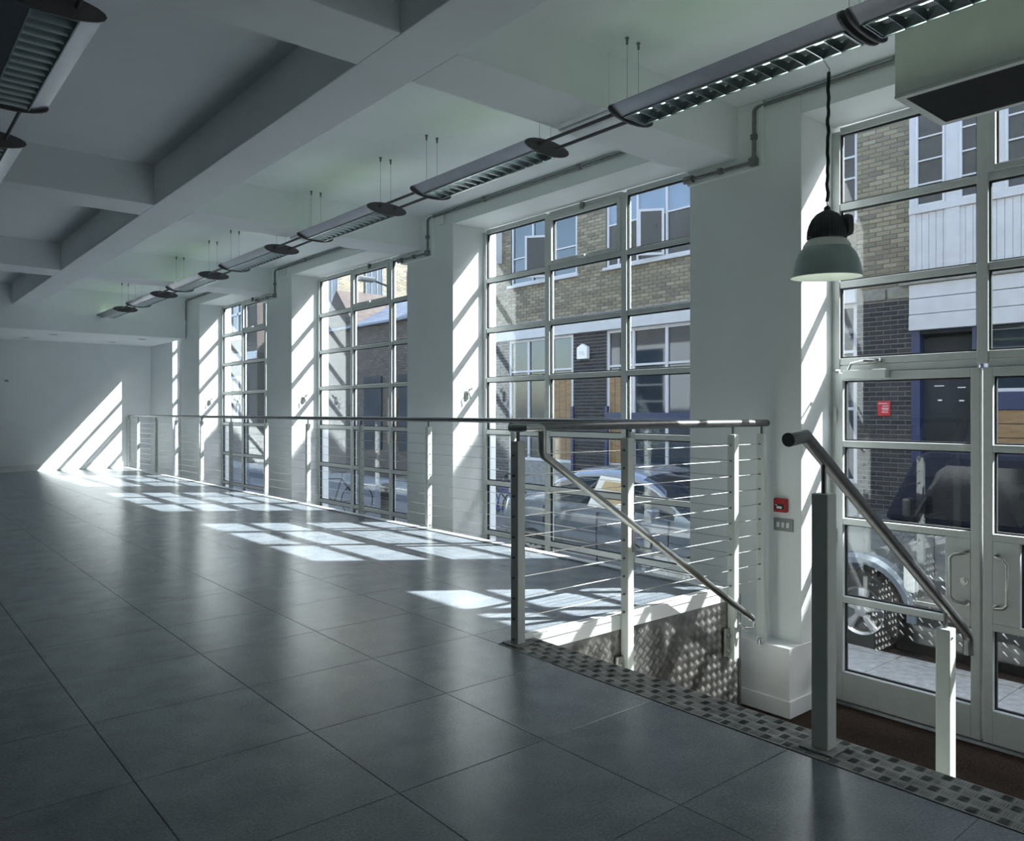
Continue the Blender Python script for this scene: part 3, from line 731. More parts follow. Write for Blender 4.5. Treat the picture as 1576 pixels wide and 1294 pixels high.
for y in (0.4, 1.5):
    for x in (4.25, 4.65): child(MB().tube([(x, y, 3.16), (x, y, ZS)], 0.006, 8).build('hanger_rod', 'conduit'), ah)

# ------------------------------------------------------------------ conduit along the downstands
cd = empty('cable_conduit'); tag(cd, 'galvanised cable conduit running along the top of the window wall', 'conduit')
path = []; XC = XP-0.018; XH = XP-0.052
def arcp(pts, r=0.05):
    out = [Vector(pts[0])]
    for i in range(1, len(pts)-1):
        p = Vector(pts[i]); a = (Vector(pts[i-1])-p); b = (Vector(pts[i+1])-p)
        ra = min(r, a.length*0.45, b.length*0.45); a.normalize(); b.normalize()
        for k in range(6):
            t = k/5.0; out.append((p+a*ra)*(1-t)**2+p*2*t*(1-t)+(p+b*ra)*t**2)
    out.append(Vector(pts[-1])); return out
runs = [(-0.38, 3.10), (3.72, 7.19), (7.82, 11.30), (12.05, 15.45)]
for i, (a, b) in enumerate(runs):
    pts = [(XC, a, 3.318), (XC, b-0.06, 3.318), (XH, b, 3.30), (XH, b, 2.935)]
    MB().tube(arcp(pts, 0.07), 0.0125, 10).build('conduit_run', 'conduit', cd, smooth=True)
    if i < 3:
        y2 = CB[i+1][1]+0.03
        MB().tube([(XH, b, 2.925), (XH, y2-0.05, 2.925)], 0.0125, 10).build('conduit_run', 'conduit', cd, smooth=True)
        MB().box(XH-0.03, XH+0.018, b-0.03, b+0.03, 2.895, 2.955).build('elbow_box', 'conduit', cd, bevel=0.01, fixn=False)
        MB().lathe([(0, -0.05), (0.028, -0.05), (0.028, 0.03), (0, 0.03)], (XH, y2-0.04, 2.925), 'y', 14).build('end_gland', 'conduit', cd, smooth=True)
        MB().box(XH-0.02, XH+0.02, b+0.26, b+0.30, 2.905, 2.945).build('saddle', 'conduit', cd, bevel=0.006, fixn=False)
        MB().box(XH-0.02, XH+0.018, b-0.02, b+0.02, 3.08, 3.12).build('saddle', 'conduit', cd, bevel=0.006, fixn=False)
    for q in (0.33, 0.72):
        yy = a+(b-a)*q; MB().box(XC-0.02, XC+0.018, yy-0.02, yy+0.02, 3.30, 3.338).build('saddle', 'conduit', cd, bevel=0.006, fixn=False)
for y, lb_ in ((6.97, 'small white junction box on the wall above the second pier'), (11.07, 'small white junction box on the wall above the third pier')):
    jb = MB().box(XP-0.03, XP, y-0.045, y+0.045, 3.20, 3.30).build('junction_box', 'white_plastic', bevel=0.008, fixn=False)
    tag(jb, lb_, 'junction box', 'junction boxes by the conduit')

# ------------------------------------------------------------------ things on the piers and walls
cp = empty('fire_call_point', (XP, 2.912, 0.527)); tag(cp, 'red square fire alarm call point on the entrance pier', 'call point')
child(MB().box(XP-0.035, XP, 2.865, 2.96, 0.48, 0.574).build('case', 'red', bevel=0.005, fixn=False), cp)
child(MB().box(XP-0.038, XP-0.034, 2.88, 2.945, 0.500, 0.538).build('break_glass', 'black', bevel=0.001, fixn=False), cp)
child(MB().box(XP-0.040, XP-0.037, 2.893, 2.932, 0.506, 0.522).build('label_strip', 'white_plastic', fixn=False), cp)
child(MB().box(XP-0.040, XP-0.037, 2.928, 2.942, 0.527, 0.533).build('label_strip', 'white_plastic', fixn=False), cp)
sw = empty('light_switch', (XP, 2.9, 0.39)); tag(sw, 'grey triple light switch plate below the red call point', 'switch')
child(MB().box(XP-0.012, XP, 2.826, 2.972, 0.350, 0.434).build('plate', 'switch', bevel=0.003, fixn=False), sw)
for k in range(3):
    y = 2.862+0.037*k; child(MB().prism([(XP-0.012, 0.374), (XP-0.020, 0.376), (XP-0.014, 0.410), (XP-0.012, 0.410)], 'y', y-0.010, y+0.010).build('rocker', 'white_plastic'), sw)
for i, (a, b) in enumerate(PIERS[3:]):
    if i == 0: continue
    o = empty('window_stay', (5.06, a, 1.34)); tag(o, ['', 'small steel window winder on the sunlit side of the second pier', 'small steel window winder on the sunlit side of the third pier', 'small steel window winder on the sunlit side of the fourth pier'][i], 'window winder', 'window winders on the piers')
    child(MB().box(5.04, 5.08, a-0.015, a, 1.30, 1.40).build('plate', 'steel', bevel=0.003, fixn=False), o)
    child(MB().tube([(5.06, a-0.015, 1.37), (5.06, a-0.05, 1.37), (5.075, a-0.055, 1.31)], 0.008, 8).build('crank', 'steel_dark', smooth=True), o)
    child(MB().lathe([(0, -0.03), (0.013, -0.03), (0.013, 0.0), (0, 0.0)], (5.11, a, 1.42), 'y', 10).build('knob', 'steel', smooth=True), o)
for i, (x, y) in enumerate(((2.75, 16.25), (2.45, 17.2), (3.95, 17.2), (4.25, 16.2))):
    o = empty('downlight', (x, y, 2.585)); tag(o, ['recessed downlight in the low ceiling, near edge left', 'recessed downlight in the low ceiling, back row left', 'recessed downlight in the low ceiling, back row right', 'recessed downlight in the low ceiling, near edge by the windows'][i], 'downlight', 'downlights in the low end ceiling')
    child(MB().lathe([(0.075, 0), (0.095, 0), (0.095, -0.006), (0.075, -0.008), (0.07, -0.004)], (x, y, 2.585), 'z', 24).build('trim_ring', 'white_plastic', smooth=True), o)
    child(MB().lathe([(0, -0.0015), (0.074, -0.0015), (0.074, -0.0005)], (x, y, 2.585), 'z', 24).build('baffle', 'grille'), o)
sn = empty('fire_sounder', (0.55, 6.3, 3.0)); tag(sn, 'small red fire sounder hanging at the left picture edge', 'sounder')
sx, sy = 0.445, 4.93
sn.location = (sx, sy, ZS)
child(MB().lathe([(0, -0.11), (0.03, -0.105), (0.045, -0.08), (0.045, -0.03), (0.05, -0.03)], (sx, sy, ZS), 'z', 20).build('horn', 'red', smooth=True), sn)
child(MB().lathe([(0.05, -0.03), (0.052, 0), (0, 0)], (sx, sy, ZS), 'z', 20).build('base', 'white_plastic', smooth=True), sn)
pr = MB().box(2.20, 2.26, Y_FAR-0.03, Y_FAR, 1.76, 1.80).build('wall_sensor', 'switch', bevel=0.006, fixn=False)
tag(pr, 'tiny grey sensor high on the end wall', 'sensor')
#__OUTSIDE__
# ------------------------------------------------------------------ street
ZG = -0.97
g = boxo('ground', XO, 60, -40, 80, ZG-0.3, ZG, 'asphalt'); tag(g, 'asphalt street outside the windows', 'street', kind='structure')
pv = empty('pavement'); tag(pv, 'stone pavement in front of the entrance doors', 'pavement', kind='structure')
slab_me = {}
for i in range(2):
    for j in range(20):
        y0 = -1.6+0.9*j; x0 = XO+0.005+0.55*i
        mb = MB().box(-0.27, 0.27, -0.445, 0.445, -0.03, 0.0)
        if 's' not in slab_me: slab_me['s'] = mb.mesh('paving_slab', 'paving')
        link('paving_slab', slab_me['s'], pv, loc=(x0+0.275, y0+0.45, ZG+0.095))
boxo('pavement_bed', XO, XO+1.11, -1.7, 16.6, ZG, ZG+0.091, 'paving', pv)
for j in range(20): MB().box(XO+1.115, XO+1.24, -1.6+0.9*j+0.004, -0.7+0.9*j-0.004, ZG, ZG+0.097).build('kerb_stone', 'paving', pv, bevel=0.008, fixn=False)
p2 = boxo('pavement_opposite', 11.2, 12.6, -12, 40, ZG, ZG+0.10, 'paving'); tag(p2, 'pavement on the far side of the street', 'pavement', kind='structure')
ew = boxo('wall_exterior', XP+0.1, XO, Y_BACK-0.3, Y_FAR+0.3, ZS+0.001, 8.5, 'mortar'); tag(ew, 'outer face of the room above its windows', 'wall', kind='structure')

# ------------------------------------------------------------------ opposite building
XF = 12.5
ob = empty('opposite_building', (XF, 5.0, ZG)); tag(ob, 'brick building across the street with white windows and a boarded white bay', 'building')
def oc(o): return child(o, ob)
oc(boxo('rear_mass', XF+0.6, 22, -14, -0.6, ZG, 8.8, 'mortar')); oc(boxo('rear_mass', XF+0.6, 22, -0.6, 17.0, ZG, 9.45, 'mortar'))
oc(boxo('upper_wall', XF, XF+0.6, -14, -0.6, 5.95, 8.8, 'mortar')); oc(boxo('upper_wall', XF, XF+0.6, -0.6, 17.0, 5.95, 9.45, 'mortar'))
oc(boxo('parapet_coping', XF-0.05, XF+0.65, -0.6, 17.0, 9.45, 9.5, 'render'))
def wallpiece(y0, y1, z0, z1, m, nm='wall_panel'): return oc(boxo(nm, XF+0.012, XF+0.6, y0, y1, z0, z1, m))
BL, BH, JT = 0.215, 0.065, 0.010
brick_me = {}
def brick_obj(y0, y1, z, m):
    k = (round(y1-y0, 3), m)
    if k not in brick_me:
        h = (y1-y0)/2; b = 0.004
        mb = MB(); vs = [(0.0, -h, 0), (0.0, h, 0), (0.0, h, BH), (0.0, -h, BH), (-0.012, -h+b, b), (-0.012, h-b, b), (-0.012, h-b, BH-b), (-0.012, -h+b, BH-b)]
        mb.add(vs, [(4, 7, 6, 5), (0, 4, 5, 1), (1, 5, 6, 2), (2, 6, 7, 3), (3, 7, 4, 0)])
        brick_me[k] = mb.mesh('brick', m)
    o = link('brick', brick_me[k]); o.location = (XF+0.012+random.uniform(-0.002, 0.001), (y0+y1)/2, z)
    child(o, ob)
def courses(y0, y1, z0, z1, fn, header=True):
    nz = int(round((z1-z0)/0.075))
    for j in range(nz):
        z = z0+j*(z1-z0)/nz
        y = y0; first = (0.1025 if j % 2 else BL)
        L = first
        while y < y1-0.03:
            ye = min(y+L, y1)
            if y1-ye < 0.04: ye = y1
            fn(y, ye-JT if ye < y1 else y1, z); y = ye+0.0 if ye >= y1 else ye
            L = BL+JT
mass = {'brick_y_all': MB(), 'brick_d_all': MB()}
def mass_fn(m):
    def f(y0, y1, z):
        b = 0.004; mb = mass[m]
        vs = [(XF+0.012, y0, z), (XF+0.012, y1, z), (XF+0.012, y1, z+BH), (XF+0.012, y0, z+BH), (XF, y0+b, z+b), (XF, y1-b, z+b), (XF, y1-b, z+BH-b), (XF, y0+b, z+BH-b)]
        mb.add(vs, [(4, 7, 6, 5), (0, 4, 5, 1), (1, 5, 6, 2), (2, 6, 7, 3), (3, 7, 4, 0)])
    return f
# pier next to the white bay: bricks one by one
wallpiece(5.26, 6.12, ZG, 2.93, 'mortar_d'); wallpiece(5.26, 6.12, 2.93, 5.95, 'mortar')
courses(5.26, 6.12, 0.30, 2.925, lambda a, b, z: brick_obj(a, b, z, 'brick_d'))
courses(5.26, 6.12, ZG, 0.30, mass_fn('brick_d_all'))
courses(5.26, 6.12, 3.15, 5.925, lambda a, b, z: brick_obj(a, b, z, 'brick_y'))
for y0, y1 in ((5.27, 5.62), (5.65, 6.02)): oc(MB().box(XF-0.03, XF+0.1, y0, y1, 2.94, 3.12).build('pad_stone', 'mortar', bevel=0.02, fixn=False))
# remaining brickwork
for y0, y1, z0, z1, m in ((8.75, 9.35, ZG, 2.95, 'brick_d_all'), (11.68, 12.70, ZG, 2.95, 'brick_d_all'), (15.0, 17.0, ZG, 2.95, 'brick_d_all'),
                          (6.12, 17.0, 3.34, 4.24, 'brick_y_all'), (11.70, 12.58, 4.24, 5.9, 'brick_y_all'), (14.92, 17.0, 4.24, 5.9, 'brick_y_all'), (7.8, 9.3, 4.24, 5.9, 'brick_y_all')):
    wallpiece(y0, y1, z0, max(z1, 5.95 if z1 == 5.9 else z1), 'mortar_d' if m == 'brick_d_all' else 'mortar'); courses(y0, y1, z0, z1, mass_fn(m))
for m in mass:
    o = mass[m].build('brick_courses', m, fixn=False); o['kind'] = 'stuff'; oc(o)
oc(MB().box(XF-0.06, XF+0.6, 6.12, 17.0, 2.95, 3.34).build('white_fascia', 'white_timber', bevel=0.01, fixn=False))
oc(MB().box(XF-0.09, XF+0.02, 6.12, 17.0, 3.30, 3.345).build('fascia_cap', 'white_timber', bevel=0.008, fixn=False))
for y0, y1 in ((6.12, 7.85), (9.25, 11.75), (12.5, 15.0)): oc(MB().box(XF-0.06, XF+0.3, y0, y1, 4.24, 4.31).build('window_sill', 'white_timber', bevel=0.008, fixn=False))
def ext_win(y0, y1, z0, z1, mull, trans, fw=0.05, gm='ext_glass', blind=None, casement=None, depth=0.06, x=XF):
    e = empty('facade_window', (x+depth, y0, z0)); child(e, ob)
    def ch(o):
        o.parent = e; o.matrix_parent_inverse = Matrix.Translation(-Vector((x+depth, y0, z0))); return o
    ymu = [y0]+list(mull)+[y1]; X0 = x+depth
    for y in ymu: ch(MB().box(X0-0.03, X0+0.05, y-fw/2 if y not in (y0, y1) else (y if y == y0 else y-fw), y+fw/2 if y not in (y0, y1) else (y+fw if y == y0 else y), z0, z1).build('upright', 'pvc', bevel=0.004, fixn=False))
    for z in [z0]+list(trans)+[z1-fw]: ch(MB().box(X0-0.025, X0+0.045, y0+fw, y1-fw, z, z+(fw if z in (z0, z1-fw) else fw*0.7)).build('rail', 'pvc', bevel=0.004, fixn=False))
    ztr = [z0]+[t for t in trans]+[z1]
    for i in range(len(ymu)-1):
        for j in range(len(ztr)-1):
            ch(MB().box(X0+0.005, X0+0.015, ymu[i]+0.01, ymu[i+1]-0.01, ztr[j]+0.01, ztr[j+1]-0.01).build('pane', gm if not (blind and j in blind) else 'blind', fixn=False))
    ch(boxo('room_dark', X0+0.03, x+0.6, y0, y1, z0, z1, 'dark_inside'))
    if casement:
        ya, yb, za, zb = casement
        c = ch(MB().box(-0.02, 0.02, 0, 0.05, 0, zb-za).box(-0.02, 0.02, yb-ya-0.05, yb-ya, 0, zb-za).box(-0.02, 0.02, 0.05, yb-ya-0.05, 0, 0.05).box(-0.02, 0.02, 0.05, yb-ya-0.05, zb-za-0.05, zb-za).build('open_casement', 'pvc', fixn=False))
        c.location = (X0-0.04, ya, za); c.rotation_euler = (0, 0, math.radians(38))
        gl = MB().box(-0.004, 0.004, 0.05, yb-ya-0.05, 0.05, zb-za-0.05).build('casement_pane', 'ext_glass', fixn=False); gl.parent = c
    return e
# upper windows
ext_win(12.60, 14.90, 4.31, 5.80, (13.42, 14.12), (4.95,), casement=(13.50, 14.10, 4.36, 5.35))
ext_win(9.30, 11.68, 4.31, 5.80, (10.05, 10.82, 11.35), (5.20,), blind=(1,), casement=(10.10, 10.62, 4.36, 5.30))
ext_win(6.12, 7.80, 4.31, 5.80, (6.7, 7.3), (5.0, 5.35))
oc(boxo('lintel', XF+0.01, XF+0.6, 6.0, 17.0, 5.80, 5.97, 'mortar'))
# ground floor windows
ext_win(12.72, 15.0, 0.0, 2.95, (13.45, 14.28), (2.14,), fw=0.07); oc(boxo('stall_riser', XF, XF+0.6, 12.7, 15.0, ZG, 0.0, 'mortar_d'))
ext_win(9.35, 11.68, 0.0, 2.95, (10.05, 10.93), (2.14,), fw=0.07); oc(boxo('stall_riser', XF, XF+0.6, 9.35, 11.68, ZG, 0.0, 'blue_paint'))
ext_win(6.12, 8.75, 0.0, 2.95, (6.72, 7.5), (1.2, 2.14), fw=0.07); oc(boxo('stall_riser', XF, XF+0.6, 6.12, 8.75, ZG, 0.0, 'mortar_d'))
for y0, y1 in ((12.78, 13.40), (11.30, 11.62)):
    for k in range(3 if y1-y0 > 0.4 else 2):
        n_ = 3 if y1-y0 > 0.4 else 2; a = y0+(y1-y0)*k/n_
        oc(MB().box(XF+0.045, XF+0.062, a+0.004, a+(y1-y0)/n_-0.004, 0.08, 2.08).build('timber_board', 'plywood', bevel=0.003, fixn=False))
# blue shop stripe and posts seen behind the silver car
for y in (11.66, 9.4, 12.71): oc(MB().box(XF-0.03, XF+0.05, y-0.04, y+0.04, ZG, 1.3).build('blue_post', 'blue_paint', bevel=0.004, fixn=False))
oc(MB().box(XF-0.04, XF+0.03, 9.35, 11.66, 1.02, 1.16).build('blue_rail', 'blue_paint', bevel=0.004, fixn=False))
# white boarded bay
by0, by1, bx = 1.2, 5.26, XF-0.07
oc(boxo('bay_backing', bx+0.03, XF+0.6, by0, by1, 2.42, 4.22, 'white_timber'))
for k, (z0, z1) in enumerate(((2.42, 2.655), (2.665, 2.90), (2.91, 3.12))):
    oc(MB().box(bx-0.02-0.01*(k == 0), bx+0.04, by0, by1, z0, z1).build('fascia_board', 'white_timber', bevel=0.006, fixn=False))
oc(MB().box(bx-0.05, bx+0.04, by0, by1+0.14, 3.125, 3.16).build('lead_flashing', 'mortar', bevel=0.006, fixn=False))
y = by0+0.005
while y < by1-0.12:
    oc(MB().box(bx+0.005, bx+0.04, y, y+0.098, 3.165, 4.20).build('vertical_board', 'white_timber', bevel=0.004, fixn=False)); y += 0.102
oc(MB().box(bx-0.01, bx+0.08, 5.16, 5.26, 3.165, 5.95).build('corner_post', 'white_timber', bevel=0.006, fixn=False))
for y in (4.64, 4.04, 3.3, 2.4): oc(MB().box(bx-0.015, bx+0.08, y-0.10, y+0.10, 4.24 if y != 4.64 else 3.165, 5.95).build('bay_post', 'white_timber', bevel=0.006, fixn=False))
oc(MB().box(bx-0.03, bx+0.08, by0, by1, 4.20, 4.30).build('bay_sill', 'white_timber', bevel=0.006, fixn=False))
for y0, y1 in ((4.74, 5.16), (4.14, 4.54), (3.4, 3.94), (2.5, 3.2), (1.2, 2.3)): ext_win(y0, y1, 4.30, 5.95, (), (4.62, 4.98, 5.33), fw=0.035, depth=0.0, x=bx)
# entrance below the bay
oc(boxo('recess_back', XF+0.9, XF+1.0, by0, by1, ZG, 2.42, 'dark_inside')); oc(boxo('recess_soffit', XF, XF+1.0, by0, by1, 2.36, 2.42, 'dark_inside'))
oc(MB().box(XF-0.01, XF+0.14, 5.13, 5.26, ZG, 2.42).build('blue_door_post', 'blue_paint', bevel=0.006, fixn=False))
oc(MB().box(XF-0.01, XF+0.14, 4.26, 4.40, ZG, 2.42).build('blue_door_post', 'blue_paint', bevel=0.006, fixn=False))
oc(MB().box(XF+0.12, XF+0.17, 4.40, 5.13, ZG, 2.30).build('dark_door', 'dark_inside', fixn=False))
for y0, y1, z0, z1 in ((4.83, 4.97, 1.56, 1.575), (4.82, 4.96, 1.74, 1.755), (4.53, 4.64, 1.73, 1.745), (4.53, 4.64, 1.53, 1.545), (4.55, 4.62, 1.33, 1.35), (4.86, 4.92, 1.34, 1.36)):
    oc(MB().box(XF+0.116, XF+0.12, y0, y1, z0, z1).build('notice_strip', 'paper', fixn=False))
oc(MB().box(XF+0.0, XF+0.12, by0, 4.26, 1.20, 1.46).build('blue_rail', 'blue_paint', bevel=0.006, fixn=False))
for k in range(5): oc(MB().box(XF+0.02, XF+0.1, by0, 4.26, 0.20+0.2*k+0.004, 0.40+0.2*k-0.004).build('timber_board', 'plywood', bevel=0.004, fixn=False))
oc(boxo('stall_riser', XF+0.02, XF+0.6, by0, 4.26, ZG, 0.2, 'mortar_d'))
ext_win(by0, 4.26, 1.46, 2.40, (2.2, 3.2, 3.72), (), fw=0.05)
oc(boxo('side_wall', XF+0.0, XF+0.6, -14, by0, ZG, 5.95, 'mortar'))
rsg = empty('wall_sign', (XF-0.01, 5.67, 1.23)); tag(rsg, 'small red notice plate on the dark brick pier across the street', 'sign')
child(MB().box(XF-0.016, XF-0.002, 5.575, 5.775, 1.11, 1.345).build('plate', 'red', bevel=0.002, fixn=False), rsg)
for z, a, b in ((1.30, 5.62, 5.76), (1.262, 5.60, 5.70), (1.225, 5.60, 5.71), (1.20, 5.61, 5.70), (1.165, 5.61, 5.71)):
    child(MB().box(XF-0.018, XF-0.0155, a, b, z, z+0.010).build('faded_line', 'paper', fixn=False), rsg)
al = empty('alarm_box', (XF, 12.3, 2.5)); tag(al, 'white gabled alarm box on the dark brick pier across the street', 'alarm box')
child(MB().prism([(12.18, 2.36), (12.50, 2.36), (12.50, 2.62), (12.34, 2.70), (12.18, 2.62)], 'x', XF-0.09, XF).build('case', 'white_plastic', bevel=0.008), al)
for y, z in ((12.28, 2.45), (12.28, 2.48), (12.28, 2.51)): child(MB().box(XF-0.093, XF-0.089, 12.26, 12.42, z, z+0.008).build('faded_line', 'switch', fixn=False), al)
lt = MB().prism([(15.25, 4.92), (15.5, 4.92), (15.5, 5.62), (15.25, 5.75)], 'x', XF-0.22, XF).build('extract_box', 'render', bevel=0.01)
tag(lt, 'pale box fixed high on the brick wall across the street', 'wall box')

# ------------------------------------------------------------------ lower building beyond with slate roof
lbld = empty('slate_roof_building', (12.6, 25, ZG)); tag(lbld, 'low brown brick building with gable and slate roof beyond the side street', 'building')
def lc(o): return child(o, lbld)
lc(boxo('front_wall', 12.62, 13.0, 17.6, 30, ZG, 4.0, 'brown_wall'))
bm_ = MB()
for j in range(64):
    z = ZG+0.3+j*0.075
    if z > 3.93: break
    y = 17.6+(0.11 if j % 2 else 0)
    while y < 29.8:
        bm_.box(12.608, 12.62, y, y+BL, z, z+BH); y += BL+JT
bo = bm_.build('brick_courses', 'brick_b_all', fixn=False); bo['kind'] = 'stuff'; lc(bo)
for k in range(9):
    x0 = 12.5+0.28*k; z0 = 4.0+0.13*k
    lc(MB().prism([(x0, z0), (x0+0.31, z0+0.145), (x0+0.31, z0+0.165), (x0, z0+0.025)], 'y', 17.6, 30).build('slate_course', 'slate'))
lc(MB().box(12.40, 12.52, 17.6, 30, 3.92, 4.0).build('gutter', 'slate', bevel=0.02, fixn=False))
lc(MB().prism([(23.0, 4.0), (25.6, 4.0), (24.3, 5.35)], 'x', 12.58, 14.5).build('gable', 'brown_wall'))
for y0, y1, z0, z1, m in ((18.6, 20.3, 0.0, 2.3, 'dark_inside'), (21.3, 22.4, 0.0, 2.3, 'dark_inside'), (26.0, 27.5, 0.3, 2.6, 'dark_inside'), (20.4, 20.9, 0.2, 1.6, 'plywood')):
    f_ = lc(MB().box(12.56, 12.64, y0, y1, z0, z1).build('opening', m, fixn=False))
lc(boxo('rear_mass', 13.0, 20, 17.6, 30, ZG, 4.0, 'mortar_d'))
tb = empty('sunlit_building', (20, 33, ZG)); tag(tb, 'tall sunlit yellow brick building rising behind the slate roof', 'building')
def tcb(o): return child(o, tb)
tcb(boxo('wall', 14.2, 34, 33, 36, ZG, 14, 'mortar'))
bm_ = MB(); j = 0; z = 4.5
while z < 9.5:
    x = 14.2+(0.11 if j % 2 else 0)
    while x < 25:
        bm_.box(x, x+BL, 32.985, 33.0, z, z+BH); x += BL+JT
    z += 0.075; j += 1
bo = bm_.build('brick_courses', 'brick_y_all', fixn=False); bo['kind'] = 'stuff'; tcb(bo)
for x in (16.2, 18.6, 21.0):
    f_ = tcb(MB().box(x, x+0.9, 32.94, 33.02, 6.05, 8.2).build('window', 'ext_glass', fixn=False))
    for q in (0.0, 0.3, 0.6, 0.9): 
        b_ = MB().box(x+q-0.03, x+q+0.03, 32.92, 32.98, 6.05, 8.2).build('glazing_bar', 'slate', fixn=False); b_.parent = f_; b_.matrix_parent_inverse = Matrix.Identity(4)
    tcb(MB().box(x-0.1, x+1.0, 32.9, 33.02, 5.95, 6.05).build('sill', 'render', bevel=0.01, fixn=False))
eb = empty('end_building', (12.0, 38, ZG)); tag(eb, 'grey-brown building with pale blue windows far down the street', 'building')
def ecb(o): return child(o, eb)
ecb(boxo('wall', 12.1, 14.0, 30.02, 52, ZG, 9.0, 'brown_wall'))
ecb(boxo('wall_band', 12.04, 12.12, 30.02, 52, 3.3, 3.6, 'render'))
for y in (31.0, 34.5, 38.0, 42.0):
    for z in (4.2, 0.6):
        f_ = ecb(MB().box(12.05, 12.12, y, y+1.6, z, z+2.0).build('window', 'ext_glass', fixn=False))
        for q in (0.0, 0.8, 1.6):
            b_ = MB().box(12.0, 12.06, y+q-0.06, y+q+0.06, z, z+2.0).build('window_upright', 'pvc', fixn=False); b_.parent = f_
        for q in (0.0, 1.0, 2.0):
            b_ = MB().box(12.0, 12.06, y, y+1.6, z+q-0.05, z+q+0.05).build('window_rail', 'pvc', fixn=False); b_.parent = f_

# ------------------------------------------------------------------ vehicles
def wheel(parent, x, y, z, r, rim, wdt, side, spokes=5):
    """wheel with its axle along x; side = -1 shows its face towards -x"""
    w_ = MB().lathe([(rim, -wdt/2), (r-0.03, -wdt/2), (r-0.005, -wdt/2+0.03), (r, -wdt/2+0.05), (r, wdt/2-0.05), (r-0.03, wdt/2), (rim, wdt/2), (rim, -wdt/2)], (x, y, z), 'x', 36).build('tyre', 'rubber', parent, smooth=True)
    f = side*(wdt/2-0.02)
    MB().lathe([(rim*0.90, -wdt/2+0.03), (rim, -wdt/2+0.005), (rim+0.004, -wdt/2+0.01), (rim, wdt/2-0.01), (rim*0.9, wdt/2-0.03), (rim*0.9, -wdt/2+0.03)], (x, y, z), 'x', 36).build('rim', 'alloy', w_, smooth=True)
    MB().lathe([(0, side*0.02), (rim*0.9, side*0.02), (rim*0.9, side*0.03), (0, side*0.03)], (x, y, z), 'x', 28).build('brake_disc', 'steel_dark', w_)
    for k in range(spokes):
        t = 2*PI*k/spokes+0.35; c, s = math.cos(t), math.sin(t)
        vs = []
        for rr, hw, dx in ((0.03, rim*0.13, 0.0), (rim*0.5, rim*0.14, 0.012), (rim*0.93, rim*0.21, 0.0)):
            for e_, d_ in ((-1, 0), (1, 0), (0.6, 0.02), (-0.6, 0.02)):
                vs.append((x+f+side*(dx+d_-0.02), y+c*rr-s*hw*e_, z+s*rr+c*hw*e_))
        fs = []
        for q in range(2):
            for e_ in range(4): e2 = (e_+1) % 4; fs.append((q*4+e_, q*4+e2, q*4+4+e2, q*4+4+e_))
        fs += [(0, 1, 2, 3), (8, 9, 10, 11)]
        MB().add(vs, fs).build('spoke', 'alloy', w_, smooth=True)
    MB().lathe([(rim*0.27, f-side*0.02), (rim*0.25, f+side*0.012), (rim*0.12, f+side*0.02), (0, f+side*0.02)], (x, y, z), 'x', 20).build('hub_cap', 'alloy', w_, smooth=True)
    return w_
def interp(tab, u):
    for i in range(len(tab)-1):
        if tab[i][0] <= u <= tab[i+1][0]:
            t = (u-tab[i][0])/max(1e-6, tab[i+1][0]-tab[i][0]); t = t*t*(3-2*t)*0.5+t*0.5
            return tab[i][1]*(1-t)+tab[i+1][1]*t
    return tab[-1][1] if u > tab[-1][0] else tab[0][1]

# silver saloon, nose towards -y
car = empty('silver_car', (7.83, 6.5, ZG)); tag(car, 'silver saloon car parked outside the window beside the entrance pier', 'car')
L0, L1 = 8.75, 4.22
def U(u): return L0-u
TL = L0-L1
belt = [(0, 0.72), (0.06, 0.86), (0.25, 0.945), (0.8, 0.95), (1.5, 0.93), (3.2, 0.91), (3.55, 0.89), (4.2, 0.76), (4.45, 0.66), (TL, 0.55)]
halfw = [(0, 0.66), (0.2, 0.76), (0.8, 0.83), (2.2, 0.85), (3.5, 0.83), (4.2, 0.74), (TL, 0.60)]
zbt = [(0, 0.42), (0.3, 0.25), (1.0, 0.20), (3.6, 0.20), (4.3, 0.24), (TL, 0.36)]
secs = []
N = 46
for i in range(N+1):
    u = TL*i/N; h = interp(halfw, u); zb_, zt_ = interp(zbt, u), interp(belt, u); zm = zb_+(zt_-zb_)*0.58
    half = [(h*0.86, zb_), (h*0.97, zb_+0.06), (h*1.0, zm), (h*0.985, zm+(zt_-zm)*0.55), (h*0.94, zt_-0.012), (h*0.80, zt_+0.012), (h*0.4, zt_+0.03)]
    ring = [(x, U(u)-6.5, z) for x, z in half]+[(0, U(u)-6.5, zt_+0.036)]+[(-x, U(u)-6.5, z) for x, z in reversed(half)]
    secs.append(ring)
MB().loft(secs).build('body', 'silver', car, smooth=True)
topz = [(0.62, 0.95), (0.78, 1.02), (1.25, 1.30), (1.55, 1.40), (2.0, 1.435), (2.45, 1.41), (2.72, 1.34), (3.45, 0.915)]
gs = []; M2 = 34
for i in range(M2+1):
    u = 0.62+(3.45-0.62)*i/M2; zt_ = interp(topz, u); zb_ = interp(belt, u)-0.02; h = interp(halfw, u)*0.945
    k = min(1, max(0, (zt_-zb_)/0.5)); ht = h*(1-0.24*k)
    half = [(h, zb_), (h-(h-ht)*0.12, zb_+(zt_-zb_)*0.12), (h-(h-ht)*0.72, zb_+(zt_-zb_)*0.80), (ht, zb_+(zt_-zb_)*0.92), (ht*0.86, zt_), (ht*0.45, zt_+0.02)]
    gs.append([(x, U(u)-6.5, z) for x, z in half]+[(0, U(u)-6.5, zt_+0.026)]+[(-x, U(u)-6.5, z) for x, z in reversed(half)])
